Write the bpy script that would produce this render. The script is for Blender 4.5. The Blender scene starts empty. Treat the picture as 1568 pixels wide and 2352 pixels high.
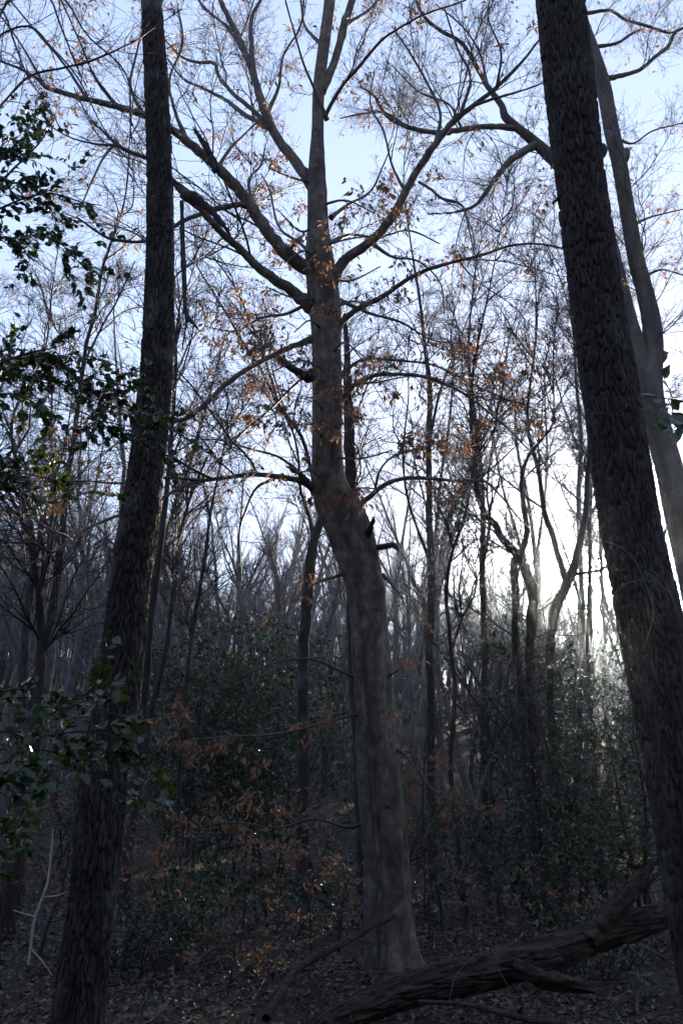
import bpy, math, random
import numpy as np
from mathutils import Matrix, Vector

S = bpy.context.scene
COL = S.collection
R = math.radians
rng = np.random.default_rng(11)

# ---------------------------------------------------------------- camera
EYE = np.array([0.0, 0.0, 1.7])
PITCH = R(17.0)
F = 1829.0                       # focal length in units of the 1568 x 2352 frame
cam = bpy.data.cameras.new('camera'); camo = bpy.data.objects.new('camera', cam)
COL.objects.link(camo); S.camera = camo
camo.location = EYE; camo.rotation_euler = (R(90) + PITCH, 0, 0)
cam.sensor_fit = 'VERTICAL'; cam.sensor_height = 36; cam.sensor_width = 24; cam.lens = 28
cam.clip_start = 0.05; cam.clip_end = 2000

def ray(px, py):
    a = (px - 784.0) / F; u = (1176.0 - py) / F
    return np.array([a, math.cos(PITCH) - math.sin(PITCH) * u, math.sin(PITCH) + math.cos(PITCH) * u])
def at(px, py, Y):
    d = ray(px, py); return EYE + d * (Y / d[1])
def width(px, py, Y, w):         # real width of something w frame units wide at forward distance Y
    d = ray(px, py); return w / F * (Y / d[1])

# ---------------------------------------------------------------- sky, sun, exposure
sd = ray(1366, 1374); sd = sd / np.linalg.norm(sd)
SUN_EL = math.asin(sd[2]); SUN_AZ = math.atan2(sd[0], sd[1])      # azimuth from +Y towards +X
W = bpy.data.worlds.new('World'); S.world = W; W.use_nodes = True
nt = W.node_tree; bg = nt.nodes['Background']
sky = nt.nodes.new('ShaderNodeTexSky'); sky.sky_type = 'NISHITA'; sky.sun_disc = False
sky.sun_elevation = SUN_EL; sky.sun_rotation = SUN_AZ
sky.air_density = 1.0; sky.dust_density = 0.5; sky.ozone_density = 3.0; sky.altitude = 50
# the bright aureole and disc of the low sun
geo = nt.nodes.new('ShaderNodeTexCoord')
dot = nt.nodes.new('ShaderNodeVectorMath'); dot.operation = 'DOT_PRODUCT'
nrm = nt.nodes.new('ShaderNodeVectorMath'); nrm.operation = 'NORMALIZE'
nt.links.new(geo.outputs['Generated'], nrm.inputs[0]); nt.links.new(nrm.outputs[0], dot.inputs[0])
dot.inputs[1].default_value = tuple(sd)
def pw(e, k):
    m = nt.nodes.new('ShaderNodeMath'); m.operation = 'MAXIMUM'; m.inputs[1].default_value = 0.0
    nt.links.new(dot.outputs['Value'], m.inputs[0])
    p = nt.nodes.new('ShaderNodeMath'); p.operation = 'POWER'; p.inputs[1].default_value = e
    nt.links.new(m.outputs[0], p.inputs[0])
    q = nt.nodes.new('ShaderNodeMath'); q.operation = 'MULTIPLY'; q.inputs[1].default_value = k
    nt.links.new(p.outputs[0], q.inputs[0]); return q.outputs[0]
ad = nt.nodes.new('ShaderNodeMath'); ad.operation = 'ADD'
nt.links.new(pw(4000, 1500.0), ad.inputs[0]); nt.links.new(pw(900, 5.0), ad.inputs[1])
cm = nt.nodes.new('ShaderNodeVectorMath'); cm.operation = 'SCALE'; cm.inputs[0].default_value = (1.0, 0.90, 0.76)
nt.links.new(ad.outputs[0], cm.inputs['Scale'])
sm = nt.nodes.new('ShaderNodeVectorMath'); sm.operation = 'ADD'
tint = nt.nodes.new('ShaderNodeVectorMath'); tint.operation = 'MULTIPLY'; tint.inputs[1].default_value = (0.95, 0.965, 1.17)   # cool daylight balance
soft = nt.nodes.new('ShaderNodeGamma'); soft.inputs['Gamma'].default_value = 0.36      # thin even veil over the sky: less contrast across it
nt.links.new(sky.outputs[0], soft.inputs[0]); nt.links.new(soft.outputs[0], tint.inputs[0]); nt.links.new(tint.outputs[0], sm.inputs[0]); nt.links.new(cm.outputs[0], sm.inputs[1])
nt.links.new(sm.outputs[0], bg.inputs['Color']); bg.inputs['Strength'].default_value = 0.15

sl = bpy.data.lights.new('sun', 'SUN'); slo = bpy.data.objects.new('sun', sl); COL.objects.link(slo)
sl.energy = 4.5; sl.angle = R(0.6); sl.color = (1.0, 0.80, 0.58)
slo.rotation_euler = Vector((-sd[0], -sd[1], -sd[2])).to_track_quat('-Z', 'Y').to_euler()
slo.location = (20, 60, 30)

S.view_settings.view_transform = 'Standard'; S.view_settings.look = 'None'
S.view_settings.gamma = 1.0; S.view_settings.use_curve_mapping = False
S.view_settings.exposure = 2.42
cy = S.cycles if hasattr(S, 'cycles') else None
S.render.engine = 'CYCLES'; cy = S.cycles
cy.max_bounces = 4; cy.diffuse_bounces = 2; cy.glossy_bounces = 2; cy.transmission_bounces = 3
cy.transparent_max_bounces = 4; cy.volume_bounces = 0; cy.use_denoising = True
cy.caustics_reflective = False; cy.caustics_refractive = False; cy.sample_clamp_indirect = 3.0; cy.sample_clamp_direct = 45.0

# ---------------------------------------------------------------- materials
def mat(name, cols, scale=(8, 8, 8), rough=0.85, bump=0.0, bscale=40, spec=0.3, trans=0.0, tcol=None,
        attr=None, detail=6.0, blot=None):
    """noise-varied procedural material; attr = float attribute per leaf mixing the colours"""
    m = bpy.data.materials.new(name); m.use_nodes = True
    n = m.node_tree; p = n.nodes['Principled BSDF']
    p.inputs['Roughness'].default_value = rough; p.inputs['Specular IOR Level'].default_value = spec
    tc = n.nodes.new('ShaderNodeTexCoord'); mp = n.nodes.new('ShaderNodeMapping'); mp.inputs['Scale'].default_value = scale
    n.links.new(tc.outputs['Object'], mp.inputs[0])
    nz = n.nodes.new('ShaderNodeTexNoise'); nz.inputs['Scale'].default_value = 1.0; nz.inputs['Detail'].default_value = detail
    nz.inputs['Roughness'].default_value = 0.65
    n.links.new(mp.outputs[0], nz.inputs['Vector'])
    cr = n.nodes.new('ShaderNodeValToRGB')
    while len(cr.color_ramp.elements) < len(cols): cr.color_ramp.elements.new(0.5)
    for i, c in enumerate(cols):
        e = cr.color_ramp.elements[i]
        e.position = (i / (len(cols) - 1)) if attr else 0.32 + 0.36 * i / (len(cols) - 1)
        e.color = (*c, 1)
    if attr == 'object':
        oi = n.nodes.new('ShaderNodeObjectInfo'); n.links.new(oi.outputs['Random'], cr.inputs[0])
    elif attr:
        a = n.nodes.new('ShaderNodeAttribute'); a.attribute_name = attr
        n.links.new(a.outputs['Fac'], cr.inputs[0])
    else:
        n.links.new(nz.outputs['Fac'], cr.inputs[0])
    colour = cr.outputs[0]
    for bc, bs, lo, hi, at_ in (blot if isinstance(blot, list) else [blot] if blot else []):     # (colour, scale, low, high, attribute) blotches
        mp2 = n.nodes.new('ShaderNodeMapping'); mp2.inputs['Scale'].default_value = bs; n.links.new(tc.outputs['Object'], mp2.inputs[0])
        n2 = n.nodes.new('ShaderNodeTexNoise'); n2.inputs['Scale'].default_value = 1.0; n2.inputs['Detail'].default_value = 5
        n.links.new(mp2.outputs[0], n2.inputs['Vector'])
        r2 = n.nodes.new('ShaderNodeMapRange'); r2.inputs['From Min'].default_value = lo; r2.inputs['From Max'].default_value = hi
        if at_:
            a2 = n.nodes.new('ShaderNodeAttribute'); a2.attribute_name = at_
            s2 = n.nodes.new('ShaderNodeMath'); s2.operation = 'ADD'
            n.links.new(n2.outputs['Fac'], s2.inputs[0]); n.links.new(a2.outputs['Fac'], s2.inputs[1])
            n.links.new(s2.outputs[0], r2.inputs['Value'])
        else:
            n.links.new(n2.outputs['Fac'], r2.inputs['Value'])
        mx = n.nodes.new('ShaderNodeMix'); mx.data_type = 'RGBA'
        n.links.new(r2.outputs[0], mx.inputs['Factor']); n.links.new(colour, mx.inputs['A']); mx.inputs['B'].default_value = (*bc, 1)
        colour = mx.outputs['Result']
    n.links.new(colour, p.inputs['Base Color'])
    if bump:
        n3 = n.nodes.new('ShaderNodeTexNoise'); n3.inputs['Scale'].default_value = bscale; n3.inputs['Detail'].default_value = 6
        mp3 = n.nodes.new('ShaderNodeMapping'); mp3.inputs['Scale'].default_value = (1, 1, 0.25)
        n.links.new(tc.outputs['Object'], mp3.inputs[0]); n.links.new(mp3.outputs[0], n3.inputs['Vector'])
        b = n.nodes.new('ShaderNodeBump'); b.inputs['Strength'].default_value = 1.0; b.inputs['Distance'].default_value = bump
        n.links.new(n3.outputs['Fac'], b.inputs['Height']); n.links.new(b.outputs[0], p.inputs['Normal'])
    if trans:
        t = n.nodes.new('ShaderNodeBsdfTranslucent'); ms = n.nodes.new('ShaderNodeMixShader'); ms.inputs[0].default_value = trans
        hs = n.nodes.new('ShaderNodeMix'); hs.data_type = 'RGBA'; hs.inputs['Factor'].default_value = 0.5
        n.links.new(colour, hs.inputs['A']); hs.inputs['B'].default_value = (*tcol, 1)
        n.links.new(hs.outputs['Result'], t.inputs[0])
        n.links.new(p.outputs[0], ms.inputs[1]); n.links.new(t.outputs[0], ms.inputs[2])
        n.links.new(ms.outputs[0], n.nodes['Material Output'].inputs['Surface'])
    return m

M = {}
M['furrowed_bark'] = mat('furrowed_bark', [(0.015, 0.012, 0.011), (0.032, 0.027, 0.024), (0.068, 0.061, 0.057)], (14, 14, 5), 0.9, 0.004, 60,
                         blot=((0.12, 0.13, 0.125), (3, 3, 2), 0.60, 0.72, None))
M['dark_bark'] = mat('dark_bark', [(0.015, 0.013, 0.012), (0.032, 0.027, 0.025), (0.062, 0.055, 0.052)], (16, 16, 5), 0.9, 0.004, 60,
                     blot=((0.08, 0.085, 0.08), (4, 4, 2), 0.60, 0.74, None))
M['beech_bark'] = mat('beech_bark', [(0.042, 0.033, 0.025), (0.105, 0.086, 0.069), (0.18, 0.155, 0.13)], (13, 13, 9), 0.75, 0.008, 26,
                      blot=[((0.030, 0.023, 0.018), (6, 6, 2.2), 0.50, 0.78, 'darkening'), ((0.022, 0.018, 0.015), (2.5, 2.5, 7), 0.64, 0.74, None), ((0.17, 0.175, 0.17), (9, 9, 8), 0.64, 0.76, None)])
M['side_stem'] = mat('side_stem', [(0.035, 0.032, 0.029), (0.075, 0.07, 0.065), (0.14, 0.135, 0.128)], (12, 12, 9), 0.75, 0.003, 30, blot=((0.05, 0.047, 0.044), (5, 5, 6), 0.58, 0.66, None))
M['mid_bark'] = mat('mid_bark', [(0.016, 0.013, 0.012), (0.028, 0.024, 0.022), (0.048, 0.043, 0.04)], (10, 10, 3), 0.9, 0.006, 30)
M['pale_bark'] = mat('pale_bark', [(0.06, 0.051, 0.044), (0.10, 0.088, 0.078), (0.16, 0.145, 0.13)], (6, 6, 2), 0.85, 0.004, 30)
M['twig'] = mat('twig', [(0.03, 0.025, 0.022), (0.06, 0.05, 0.044)], (20, 20, 20), 0.6, spec=0.5)
M['dark_twig'] = mat('dark_twig', [(0.012, 0.010, 0.009), (0.024, 0.02, 0.018)], (20, 20, 20), 0.6, spec=0.4)
M['dead_wood'] = mat('dead_wood', [(0.008, 0.005, 0.004), (0.022, 0.014, 0.011), (0.065, 0.045, 0.035)], (4, 18, 18), 0.85, 0.01, 30)
M['pale_wood'] = mat('pale_wood', [(0.25, 0.23, 0.21), (0.4, 0.38, 0.35)], (9, 9, 9), 0.8)
BL = [(0.08, 0.038, 0.026), (0.16, 0.08, 0.05), (0.27, 0.17, 0.115)]
M['beech_leaf'] = mat('beech_leaf', BL, rough=0.5, trans=0.5, tcol=(0.42, 0.24, 0.13), attr='tone', spec=0.4)
M['beech_leaf_single'] = mat('beech_leaf_single', BL, rough=0.5, trans=0.5, tcol=(0.42, 0.24, 0.13), attr='object', spec=0.4)
HL = [(0.009, 0.022, 0.011), (0.018, 0.038, 0.017), (0.036, 0.060, 0.022)]
M['holly_leaf'] = mat('holly_leaf', HL, rough=0.24, trans=0.18, tcol=(0.14, 0.22, 0.03), attr='tone', spec=0.6)
M['holly_leaf_single'] = mat('holly_leaf_single', HL, rough=0.32, trans=0.18, tcol=(0.16, 0.26, 0.03), attr='object', spec=0.4)
M['litter'] = mat('litter', [(0.016, 0.009, 0.007), (0.045, 0.027, 0.021), (0.15, 0.105, 0.085)], rough=0.6, attr='tone', spec=0.4)
M['soil'] = mat('soil', [(0.008, 0.006, 0.005), (0.02, 0.014, 0.011), (0.035, 0.025, 0.021)], (5, 5, 5), 0.95, 0.03, 12)
M['skylit_twig'] = mat('skylit_twig', [(0.06, 0.061, 0.065), (0.11, 0.112, 0.12)], (1, 1, 1), 0.8)  # far crowns paler and bluer, blue skylight put into the colour
M['far_wood'] = mat('far_wood', [(0.05, 0.044, 0.04), (0.09, 0.08, 0.073)], (0.3, 0.3, 0.3), 0.9)

# ---------------------------------------------------------------- mesh helpers
def mesh(name, V, Fc, material, attr=None, smooth=True):
    """V (n,3); Fc (m,k) with k 3 or 4, or a list of such arrays; attr: {name: per-vertex floats}"""
    if not isinstance(Fc, (list, tuple)): Fc = [Fc]
    Fc = [f for f in Fc if len(f)]
    me = bpy.data.meshes.new(name)
    V = np.asarray(V, dtype=np.float32)
    idx = np.concatenate([np.asarray(f, dtype=np.int32).ravel() for f in Fc])
    cnt = np.concatenate([np.full(len(f), f.shape[1], dtype=np.int32) for f in Fc])
    me.vertices.add(len(V)); me.vertices.foreach_set('co', V.ravel())
    me.loops.add(len(idx)); me.loops.foreach_set('vertex_index', idx)
    me.polygons.add(len(cnt)); st = np.concatenate([[0], np.cumsum(cnt)[:-1]]).astype(np.int32)
    me.polygons.foreach_set('loop_start', st)
    me.polygons.foreach_set('use_smooth', np.full(len(cnt), smooth))
    me.update(calc_edges=True)
    for k, a in (attr or {}).items():
        at_ = me.attributes.new(k, 'FLOAT', 'POINT'); at_.data.foreach_set('value', np.asarray(a, dtype=np.float32))
    me.materials.append(material)
    return me

def obj(name, me, parent=None, kind=None, loc=None):
    o = bpy.data.objects.new(name, me); COL.objects.link(o)
    if parent is not None:
        o.parent = parent
        o.location = -np.array(parent.location) if loc is None else loc     # parts are modelled in world coordinates
    elif loc is not None: o.location = loc
    if kind: o['kind'] = kind
    return o

def thing(name, label, cat, loc, group=None):
    o = bpy.data.objects.new(name, None); COL.objects.link(o); o.empty_display_size = 0.2
    o.location = tuple(float(v) for v in loc)
    o['label'] = label; o['category'] = cat
    if group: o['group'] = group
    return o

def norm(v): return v / np.maximum(np.linalg.norm(v, axis=-1, keepdims=True), 1e-9)

def spline(P, n):
    """Catmull-Rom through rows of P (any columns), n samples"""
    P = np.asarray(P, float); m = len(P)
    if m == 2: t = np.linspace(0, 1, n)[:, None]; return P[0] * (1 - t) + P[1] * t
    Q = np.vstack([2 * P[0] - P[1], P, 2 * P[-1] - P[-2]])
    seg = np.linalg.norm(np.diff(P[:, :3], axis=0), axis=1); c = np.concatenate([[0], np.cumsum(seg)])
    s = np.linspace(0, c[-1], n); i = np.clip(np.searchsorted(c, s, 'right') - 1, 0, m - 2)
    t = ((s - c[i]) / np.maximum(seg[i], 1e-9))[:, None]
    a, b, d, e = Q[i], Q[i + 1], Q[i + 2], Q[i + 3]
    return 0.5 * (2 * b + (d - a) * t + (2 * a - 5 * b + 4 * d - e) * t ** 2 + (3 * b - a - 3 * d + e) * t ** 3)

def tubes(C, Rr, k):
    """C (N,n,3), Rr (N,n) -> verts, faces of N k-sided tapering tubes"""
    N, n, _ = C.shape
    T = np.gradient(C, axis=1) if n > 2 else np.repeat(C[:, 1:] - C[:, :1], 2, axis=1)
    T = norm(T); mean = norm(C[:, -1] - C[:, 0] + 1e-6)
    ref = np.where(np.abs(mean[:, 2:3]) < 0.8, np.array([[0, 0, 1.0]]), np.array([[1.0, 0, 0]]))
    ref = norm(np.cross(mean, ref))[:, None, :]
    U = norm(ref - T * (T * ref).sum(-1, keepdims=True)); Vv = np.cross(T, U)
    th = np.arange(k) * 2 * math.pi / k
    ring = C[:, :, None, :] + Rr[:, :, None, None] * (np.cos(th)[None, None, :, None] * U[:, :, None, :] + np.sin(th)[None, None, :, None] * Vv[:, :, None, :])
    V = ring.reshape(-1, 3)
    j = np.arange(k); i = np.arange(n - 1)
    q = np.stack(np.broadcast_arrays(i[:, None] * k + j, i[:, None] * k + (j + 1) % k, (i[:, None] + 1) * k + (j + 1) % k, (i[:, None] + 1) * k + j), -1).reshape(-1, 4)
    Fc = (q[None] + (np.arange(N) * n * k)[:, None, None]).reshape(-1, 4)
    return V, Fc

class Acc:
    """collects geometry for one mesh"""
    def __init__(s): s.V = []; s.F = []; s.n = 0
    def add(s, V, Fc):
        s.V.append(V); s.F.append(Fc + s.n); s.n += len(V)
    def tubes(s, C, Rr, k):
        if len(C): s.add(*tubes(C, Rr, k))
    def build(s, name, material, parent=None, kind=None, attr=None, loc=None):
        quads = [f for f in s.F if f.shape[1] == 4]; tris = [f for f in s.F if f.shape[1] == 3]
        fs = ([np.concatenate(quads)] if quads else []) + ([np.concatenate(tris)] if tris else [])
        return obj(name, mesh(name, np.concatenate(s.V), fs, material, attr), parent, kind, loc)

def grow(P0, D0, L, r, n, wander=0.25, up=0.0, tip=0.15):
    """N wandering shoots; returns C (N,n+1,3), R (N,n+1)"""
    N = len(P0); C = np.empty((N, n + 1, 3)); C[:, 0] = P0; d = norm(D0)
    st = (L / n)[:, None]
    for i in range(n):
        d = norm(d + rng.normal(0, wander, (N, 3)) + np.array([0, 0, up]))
        C[:, i + 1] = C[:, i] + d * st
    t = np.linspace(0, 1, n + 1)
    return C, r[:, None] * (1 - (1 - tip) * t)

def sprout(C, Rr, per, t0=0.15, t1=0.98, ang=(30, 60), lscale=(0.3, 0.6), rscale=0.55, flat=0.0, up=0.0):
    """per children on each parent curve -> P0, D0, L, r"""
    N, n, _ = C.shape
    K = int(per * N)
    if K == 0: return (np.zeros((0, 3)),) * 2 + (np.zeros(0),) * 2
    i = rng.integers(0, N, K) if per < 1 else np.repeat(np.arange(N), int(round(per)))
    K = len(i); t = rng.uniform(t0, t1, K) * (n - 1); a = np.minimum(t.astype(int), n - 2); f = (t - a)[:, None]
    P = C[i, a] * (1 - f) + C[i, a + 1] * f; tg = norm(C[i, a + 1] - C[i, a])
    rr = Rr[i, a] * (1 - f[:, 0]) + Rr[i, a + 1] * f[:, 0]
    Lp = np.linalg.norm(np.diff(C[i], axis=1), axis=2).sum(1)
    q = norm(rng.normal(0, 1, (K, 3)) * np.array([1, 1, 1 - flat]))
    side = norm(q - tg * (q * tg).sum(-1, keepdims=True) + 1e-6)
    an = np.radians(rng.uniform(*ang, K))[:, None]
    D = norm(tg * np.cos(an) + side * np.sin(an) + np.array([0, 0, up]))
    L = Lp * rng.uniform(*lscale, K) * (1 - 0.55 * t / (n - 1))
    return P, D, L, rr * rscale

# leaf templates: x = width, y = length
def leaf_shape(kind):
    if kind == 'beech':
        V = [(0, 0, 0), (-.18, .28, .1), (0, .33, -.02), (.17, .3, .08), (-.16, .66, .04), (0, .68, -.08), (.18, .64, .09), (.04, 1, -.24)]
        Fc = [(0, 2, 1), (0, 3, 2), (1, 2, 5), (1, 5, 4), (2, 3, 6), (2, 6, 5), (4, 5, 7), (5, 6, 7)]
    elif kind == 'holly':
        V = [(0, 0, 0), (-.27, .22, .07), (0, .3, 0), (.27, .22, .07), (-.32, .55, .08), (0, .6, -.01), (.32, .55, .08), (-.12, .82, .03), (.12, .82, .03), (0, 1, -.04)]
        Fc = [(0, 2, 1), (0, 3, 2), (1, 2, 5), (1, 5, 4), (2, 3, 6), (2, 6, 5), (4, 5, 7), (5, 8, 7), (5, 6, 8), (7, 8, 9)]
    else:
        V = [(0, 0, 0), (-.25, .5, .08), (0, 1, -.03), (.25, .5, .08)]; Fc = [(0, 2, 1), (0, 3, 2)]
    return np.array(V, float), np.array(Fc, int)

def leaf_frames(D, Nn):
    """columns X, Y(length direction), Z for leaf directions D and rough normals Nn"""
    Yd = norm(D); X = norm(np.cross(Yd, Nn)); Z = np.cross(X, Yd)
    return np.stack([X, Yd, Z], -1)                    # (N,3,3)

def leaves_mesh(name, P, Fr, size, kind, material):
    V, Fc = leaf_shape(kind); N = len(P)
    W_ = P[:, None, :] + np.einsum('nij,vj->nvi', Fr, V) * size[:, None, None]
    F_ = (Fc[None] + (np.arange(N) * len(V))[:, None, None]).reshape(-1, 3)
    tone = np.repeat(rng.uniform(0, 1, N), len(V))
    return mesh(name, W_.reshape(-1, 3), F_, material, {'tone': tone}, smooth=False)

def put_leaves(root, P, D, Nn, size, kind, material, single, singles=300):
    """the largest-showing leaves become parts of their own, the rest one joined part"""
    Fr = leaf_frames(D, Nn)
    dep = P @ np.array([0, math.cos(PITCH), math.sin(PITCH)])
    rel = P - EYE; fw = rel @ np.array([0, math.cos(PITCH), math.sin(PITCH)]); upc = rel @ np.array([0, -math.sin(PITCH), math.cos(PITCH)])
    inv = (fw > 0.3) & (np.abs(rel[:, 0] / np.maximum(fw, .1)) < 784 / F) & (np.abs(upc / np.maximum(fw, .1)) < 1176 / F)
    score = np.where(inv, size * np.abs(Fr[:, 1, 2]) / np.maximum(fw, .3), -1) * rng.uniform(0.8, 1.2, len(P))
    order = np.argsort(-score); top = order[:singles]; top = top[score[top] > 0]
    rest = np.setdiff1d(np.arange(len(P)), top)
    base = bpy.data.meshes.get('leaf_' + kind)
    if base is None:
        V, Fc = leaf_shape(kind); base = mesh('leaf_' + kind, V, Fc, single, smooth=False)
    ro = np.array(root.location)
    for i in top:
        o = bpy.data.objects.new('leaf', base); COL.objects.link(o); o.parent = root
        m = np.eye(4); m[:3, :3] = Fr[i] * size[i]; m[:3, 3] = P[i] - ro
        o.matrix_local = Matrix(m.tolist())
    if len(rest):
        obj('leaves', leaves_mesh('leaves', P[rest], Fr[rest], size[rest], kind, material), root, 'stuff')

def trace(pts, Y0, Y1=None, w=1.0, n=None):
    """traced points (px, py, width) going from distance Y0 to Y1 -> centres and radii"""
    Y1 = Y0 if Y1 is None else Y1
    p = np.array(pts, float); seg = np.concatenate([[0], np.cumsum(np.hypot(*np.diff(p[:, :2], axis=0).T))]); seg /= seg[-1]
    rows = []
    for (x, y, ww), s in zip(p, seg):
        Yd = Y0 + (Y1 - Y0) * s
        c = at(x, y, Yd); rows.append([*c, width(x, y, Yd, ww) * 0.5 * w])
    n = n or max(8, int(len(pts) * 5))
    q = spline(rows, n); return q[:, :3], np.maximum(q[:, 3], 0.0012)

def rough_tube(acc, C, r, k=10, amp=0.06, flare=0.0):
    """an uneven limb: low noise in radius and position"""
    n = len(C); r = r * (1 + rng.normal(0, amp, n)); r[0] *= 1 + flare
    C = C + rng.normal(0, 1, C.shape) * (r * 0.08)[:, None]
    acc.tubes(C[None], r[None], k)

# side branches with all their twigs: a few kinds, unit length along +X, shared by every tree
SPR = {}
def spray_kinds(material, fat=1.0, count=7):
    out = []
    for v in range(count):
        a = Acc(); C1, r1 = grow(np.zeros((1, 3)), np.array([[1.0, 0, 0]]), np.array([1.0]), np.array([.0065 * fat]), 10, .17, .015, .2); a.tubes(C1, r1, 5)
        P0, D0, L, rr = sprout(C1, r1, 14, .06, 1, (22, 58), (.25, .62), .6, .45); C2, r2 = grow(P0, D0, L, np.clip(rr, .0022 * fat, .004 * fat), 6, .16, .015, .4); a.tubes(C2, r2, 3)
        P0, D0, L, rr = sprout(C2, r2, 5, .1, 1, (25, 60), (.35, .75), .7, .4); C3, r3 = grow(P0, D0, L, np.clip(rr, .0015 * fat, .0022 * fat), 4, .17, .01, .5); a.tubes(C3, r3, 3)
        P0, D0, L, rr = sprout(C3, r3, 2, .2, 1, (25, 60), (.35, .7), .8, .3); C4, r4 = grow(P0, D0, L, np.clip(rr, .0011 * fat, .0015 * fat), 3, .16, 0, .6); a.tubes(C4, r4, 3)
        tips = np.concatenate([C3[:, 2:].reshape(-1, 3), C4[:, -1]]); td = np.concatenate([np.repeat(C3[:, -1:] - C3[:, :1], 3, 1).reshape(-1, 3), C4[:, -1] - C4[:, 0]])
        out.append((mesh('side_branch', np.concatenate(a.V), np.concatenate(a.F), material), tips, norm(td)))
    return out
def sprays(part, C, r, count, Lr, kinds, t0=.12, up=.15, ang=(25, 60), flat=.75, fade=.35):
    """count side branches on one limb, as its sub-parts; returns twig tips and directions"""
    tp, td = [], []
    P0, D0, _, rr = sprout(C[None], r[None], count, t0, 1.0, ang, (.5, 1), 1, .1, up)
    if not len(P0): return tp, td
    tt = np.linalg.norm(P0 - C[0], axis=1) / max(np.linalg.norm(C[-1] - C[0]), .1)
    for i in range(len(P0)):
        me, tips, tdir = kinds[int(rng.integers(0, len(kinds)))]
        s = rng.uniform(*Lr) * (1 - fade * min(tt[i], 1)); X = norm(D0[i]); Y = norm(np.cross(np.array([0, 0, 1.0]) + rng.normal(0, .35, 3), X)); Z = np.cross(X, Y)
        m = np.eye(4); m[:3, :3] = np.stack([X, Y, Z * flat], 1) * s; m[:3, 3] = P0[i]
        o = bpy.data.objects.new('side_branch', me); COL.objects.link(o); o.parent = part; o.matrix_local = Matrix(m.tolist())
        tp.append(tips @ m[:3, :3].T + P0[i]); td.append(norm(tdir @ m[:3, :3].T))
    return tp, td

# ---------------------------------------------------------------- ground
def gz(x, y):
    x = np.asarray(x, float); y = np.asarray(y, float)
    z = -0.042 * np.clip(y, -20, 9)
    s = np.clip((y - 9) / 14, 0, 1); z = z - 1.35 * (s * s * (3 - 2 * s))
    z = z + 0.17 * (1 - 0.5 * np.clip((x / np.maximum(y, 5) - 0.08) / 0.25, 0, 1)) * np.clip(y - 30, 0, 95) - 0.06 * np.clip(y - 135, 0, 100) + 0.42 * np.clip(-y - 1.5, 0, 25)  # last term: rise behind the camera, added to block the low sky
    z = z + 0.05 * np.clip(-x - 3, 0, 40) * np.clip((y - 4) / 10, 0, 1) - 0.02 * np.clip(x - 8, 0, 40) * np.clip((y - 30) / 20, 0, 1)
    z = z + 0.05 * np.sin(x * 0.9 + 1.3) * np.cos(y * 0.7) + 0.03 * np.sin(x * 2.3 + y * 1.7) + 0.25 * np.sin(x * 0.13 + 2) * np.sin(y * 0.11) * np.clip((y - 14) / 10, 0, 1)
    return z
gx = np.concatenate([-np.geomspace(240, 12, 40), np.linspace(-11.8, 11.8, 150), np.geomspace(12, 240, 40)])
gy = np.concatenate([np.linspace(-60, -2, 20), np.linspace(-1.8, 24, 160), np.geomspace(24.5, 260, 70)])
GX, GY = np.meshgrid(gx, gy); GZ = gz(GX, GY) + rng.normal(0, 0.012, GX.shape)
nx, ny = len(gx), len(gy)
ii, jj = np.meshgrid(np.arange(nx - 1), np.arange(ny - 1)); b = (jj * nx + ii).ravel()
obj('ground', mesh('ground', np.stack([GX.ravel(), GY.ravel(), GZ.ravel()], 1), np.stack([b, b + 1, b + nx + 1, b + nx], 1), M['soil']), kind='structure')

# fallen leaves on the ground
N = 110000
ly = 3.5 + 26 * rng.beta(1.1, 2.2, N); lx = rng.uniform(-1, 1, N) * (1.5 + ly * 0.55)
kp = np.sin(1.3 * lx + .8 * ly) * np.sin(1.1 * ly - .5 * lx) + rng.uniform(-.7, .9, N) > -.25; lx = lx[kp]; ly = ly[kp]; N = len(lx)
LP = np.stack([lx, ly, gz(lx, ly) + rng.uniform(0.0, 0.06, N)], 1)
LD = norm(np.stack([rng.normal(0, 1, N), rng.normal(0, 1, N), rng.normal(0, 0.35, N)], 1))
LN = norm(np.stack([rng.normal(0, 0.45, N), rng.normal(0, 0.45, N), np.ones(N)], 1))
obj('leaf_litter', leaves_mesh('leaf_litter', LP, leaf_frames(LD, LN), rng.uniform(0.035, 0.085, N), 'small', M['litter']), kind='stuff')

SPR['pale'] = spray_kinds(M['twig']); SPR['dark'] = spray_kinds(M['dark_twig'], 1.5)

# ---------------------------------------------------------------- furrowed trunks
def worley(u, v, per, seed):
    """F1 and F2 of a jittered grid, periodic in u with integer period per"""
    r2 = np.random.default_rng(seed); J = r2.random((per, 4096, 2)); 
    iu = np.floor(u).astype(int); iv = np.floor(v).astype(int)
    f1 = np.full(u.shape, 9.0); f2 = np.full(u.shape, 9.0); idv = np.zeros(u.shape)
    for a in (-1, 0, 1):
        for c in (-1, 0, 1):
            cu, cv = iu + a, iv + c; j = J[cu % per, cv % 4096]
            d = np.hypot(u - (cu + 0.1 + 0.8 * j[..., 0]), v - (cv + 0.1 + 0.8 * j[..., 1]))
            nf = d < f1; f2 = np.where(nf, f1, np.minimum(f2, d)); idv = np.where(nf, j[..., 0], idv); f1 = np.where(nf, d, f1)
    return f1, f2, idv

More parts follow.
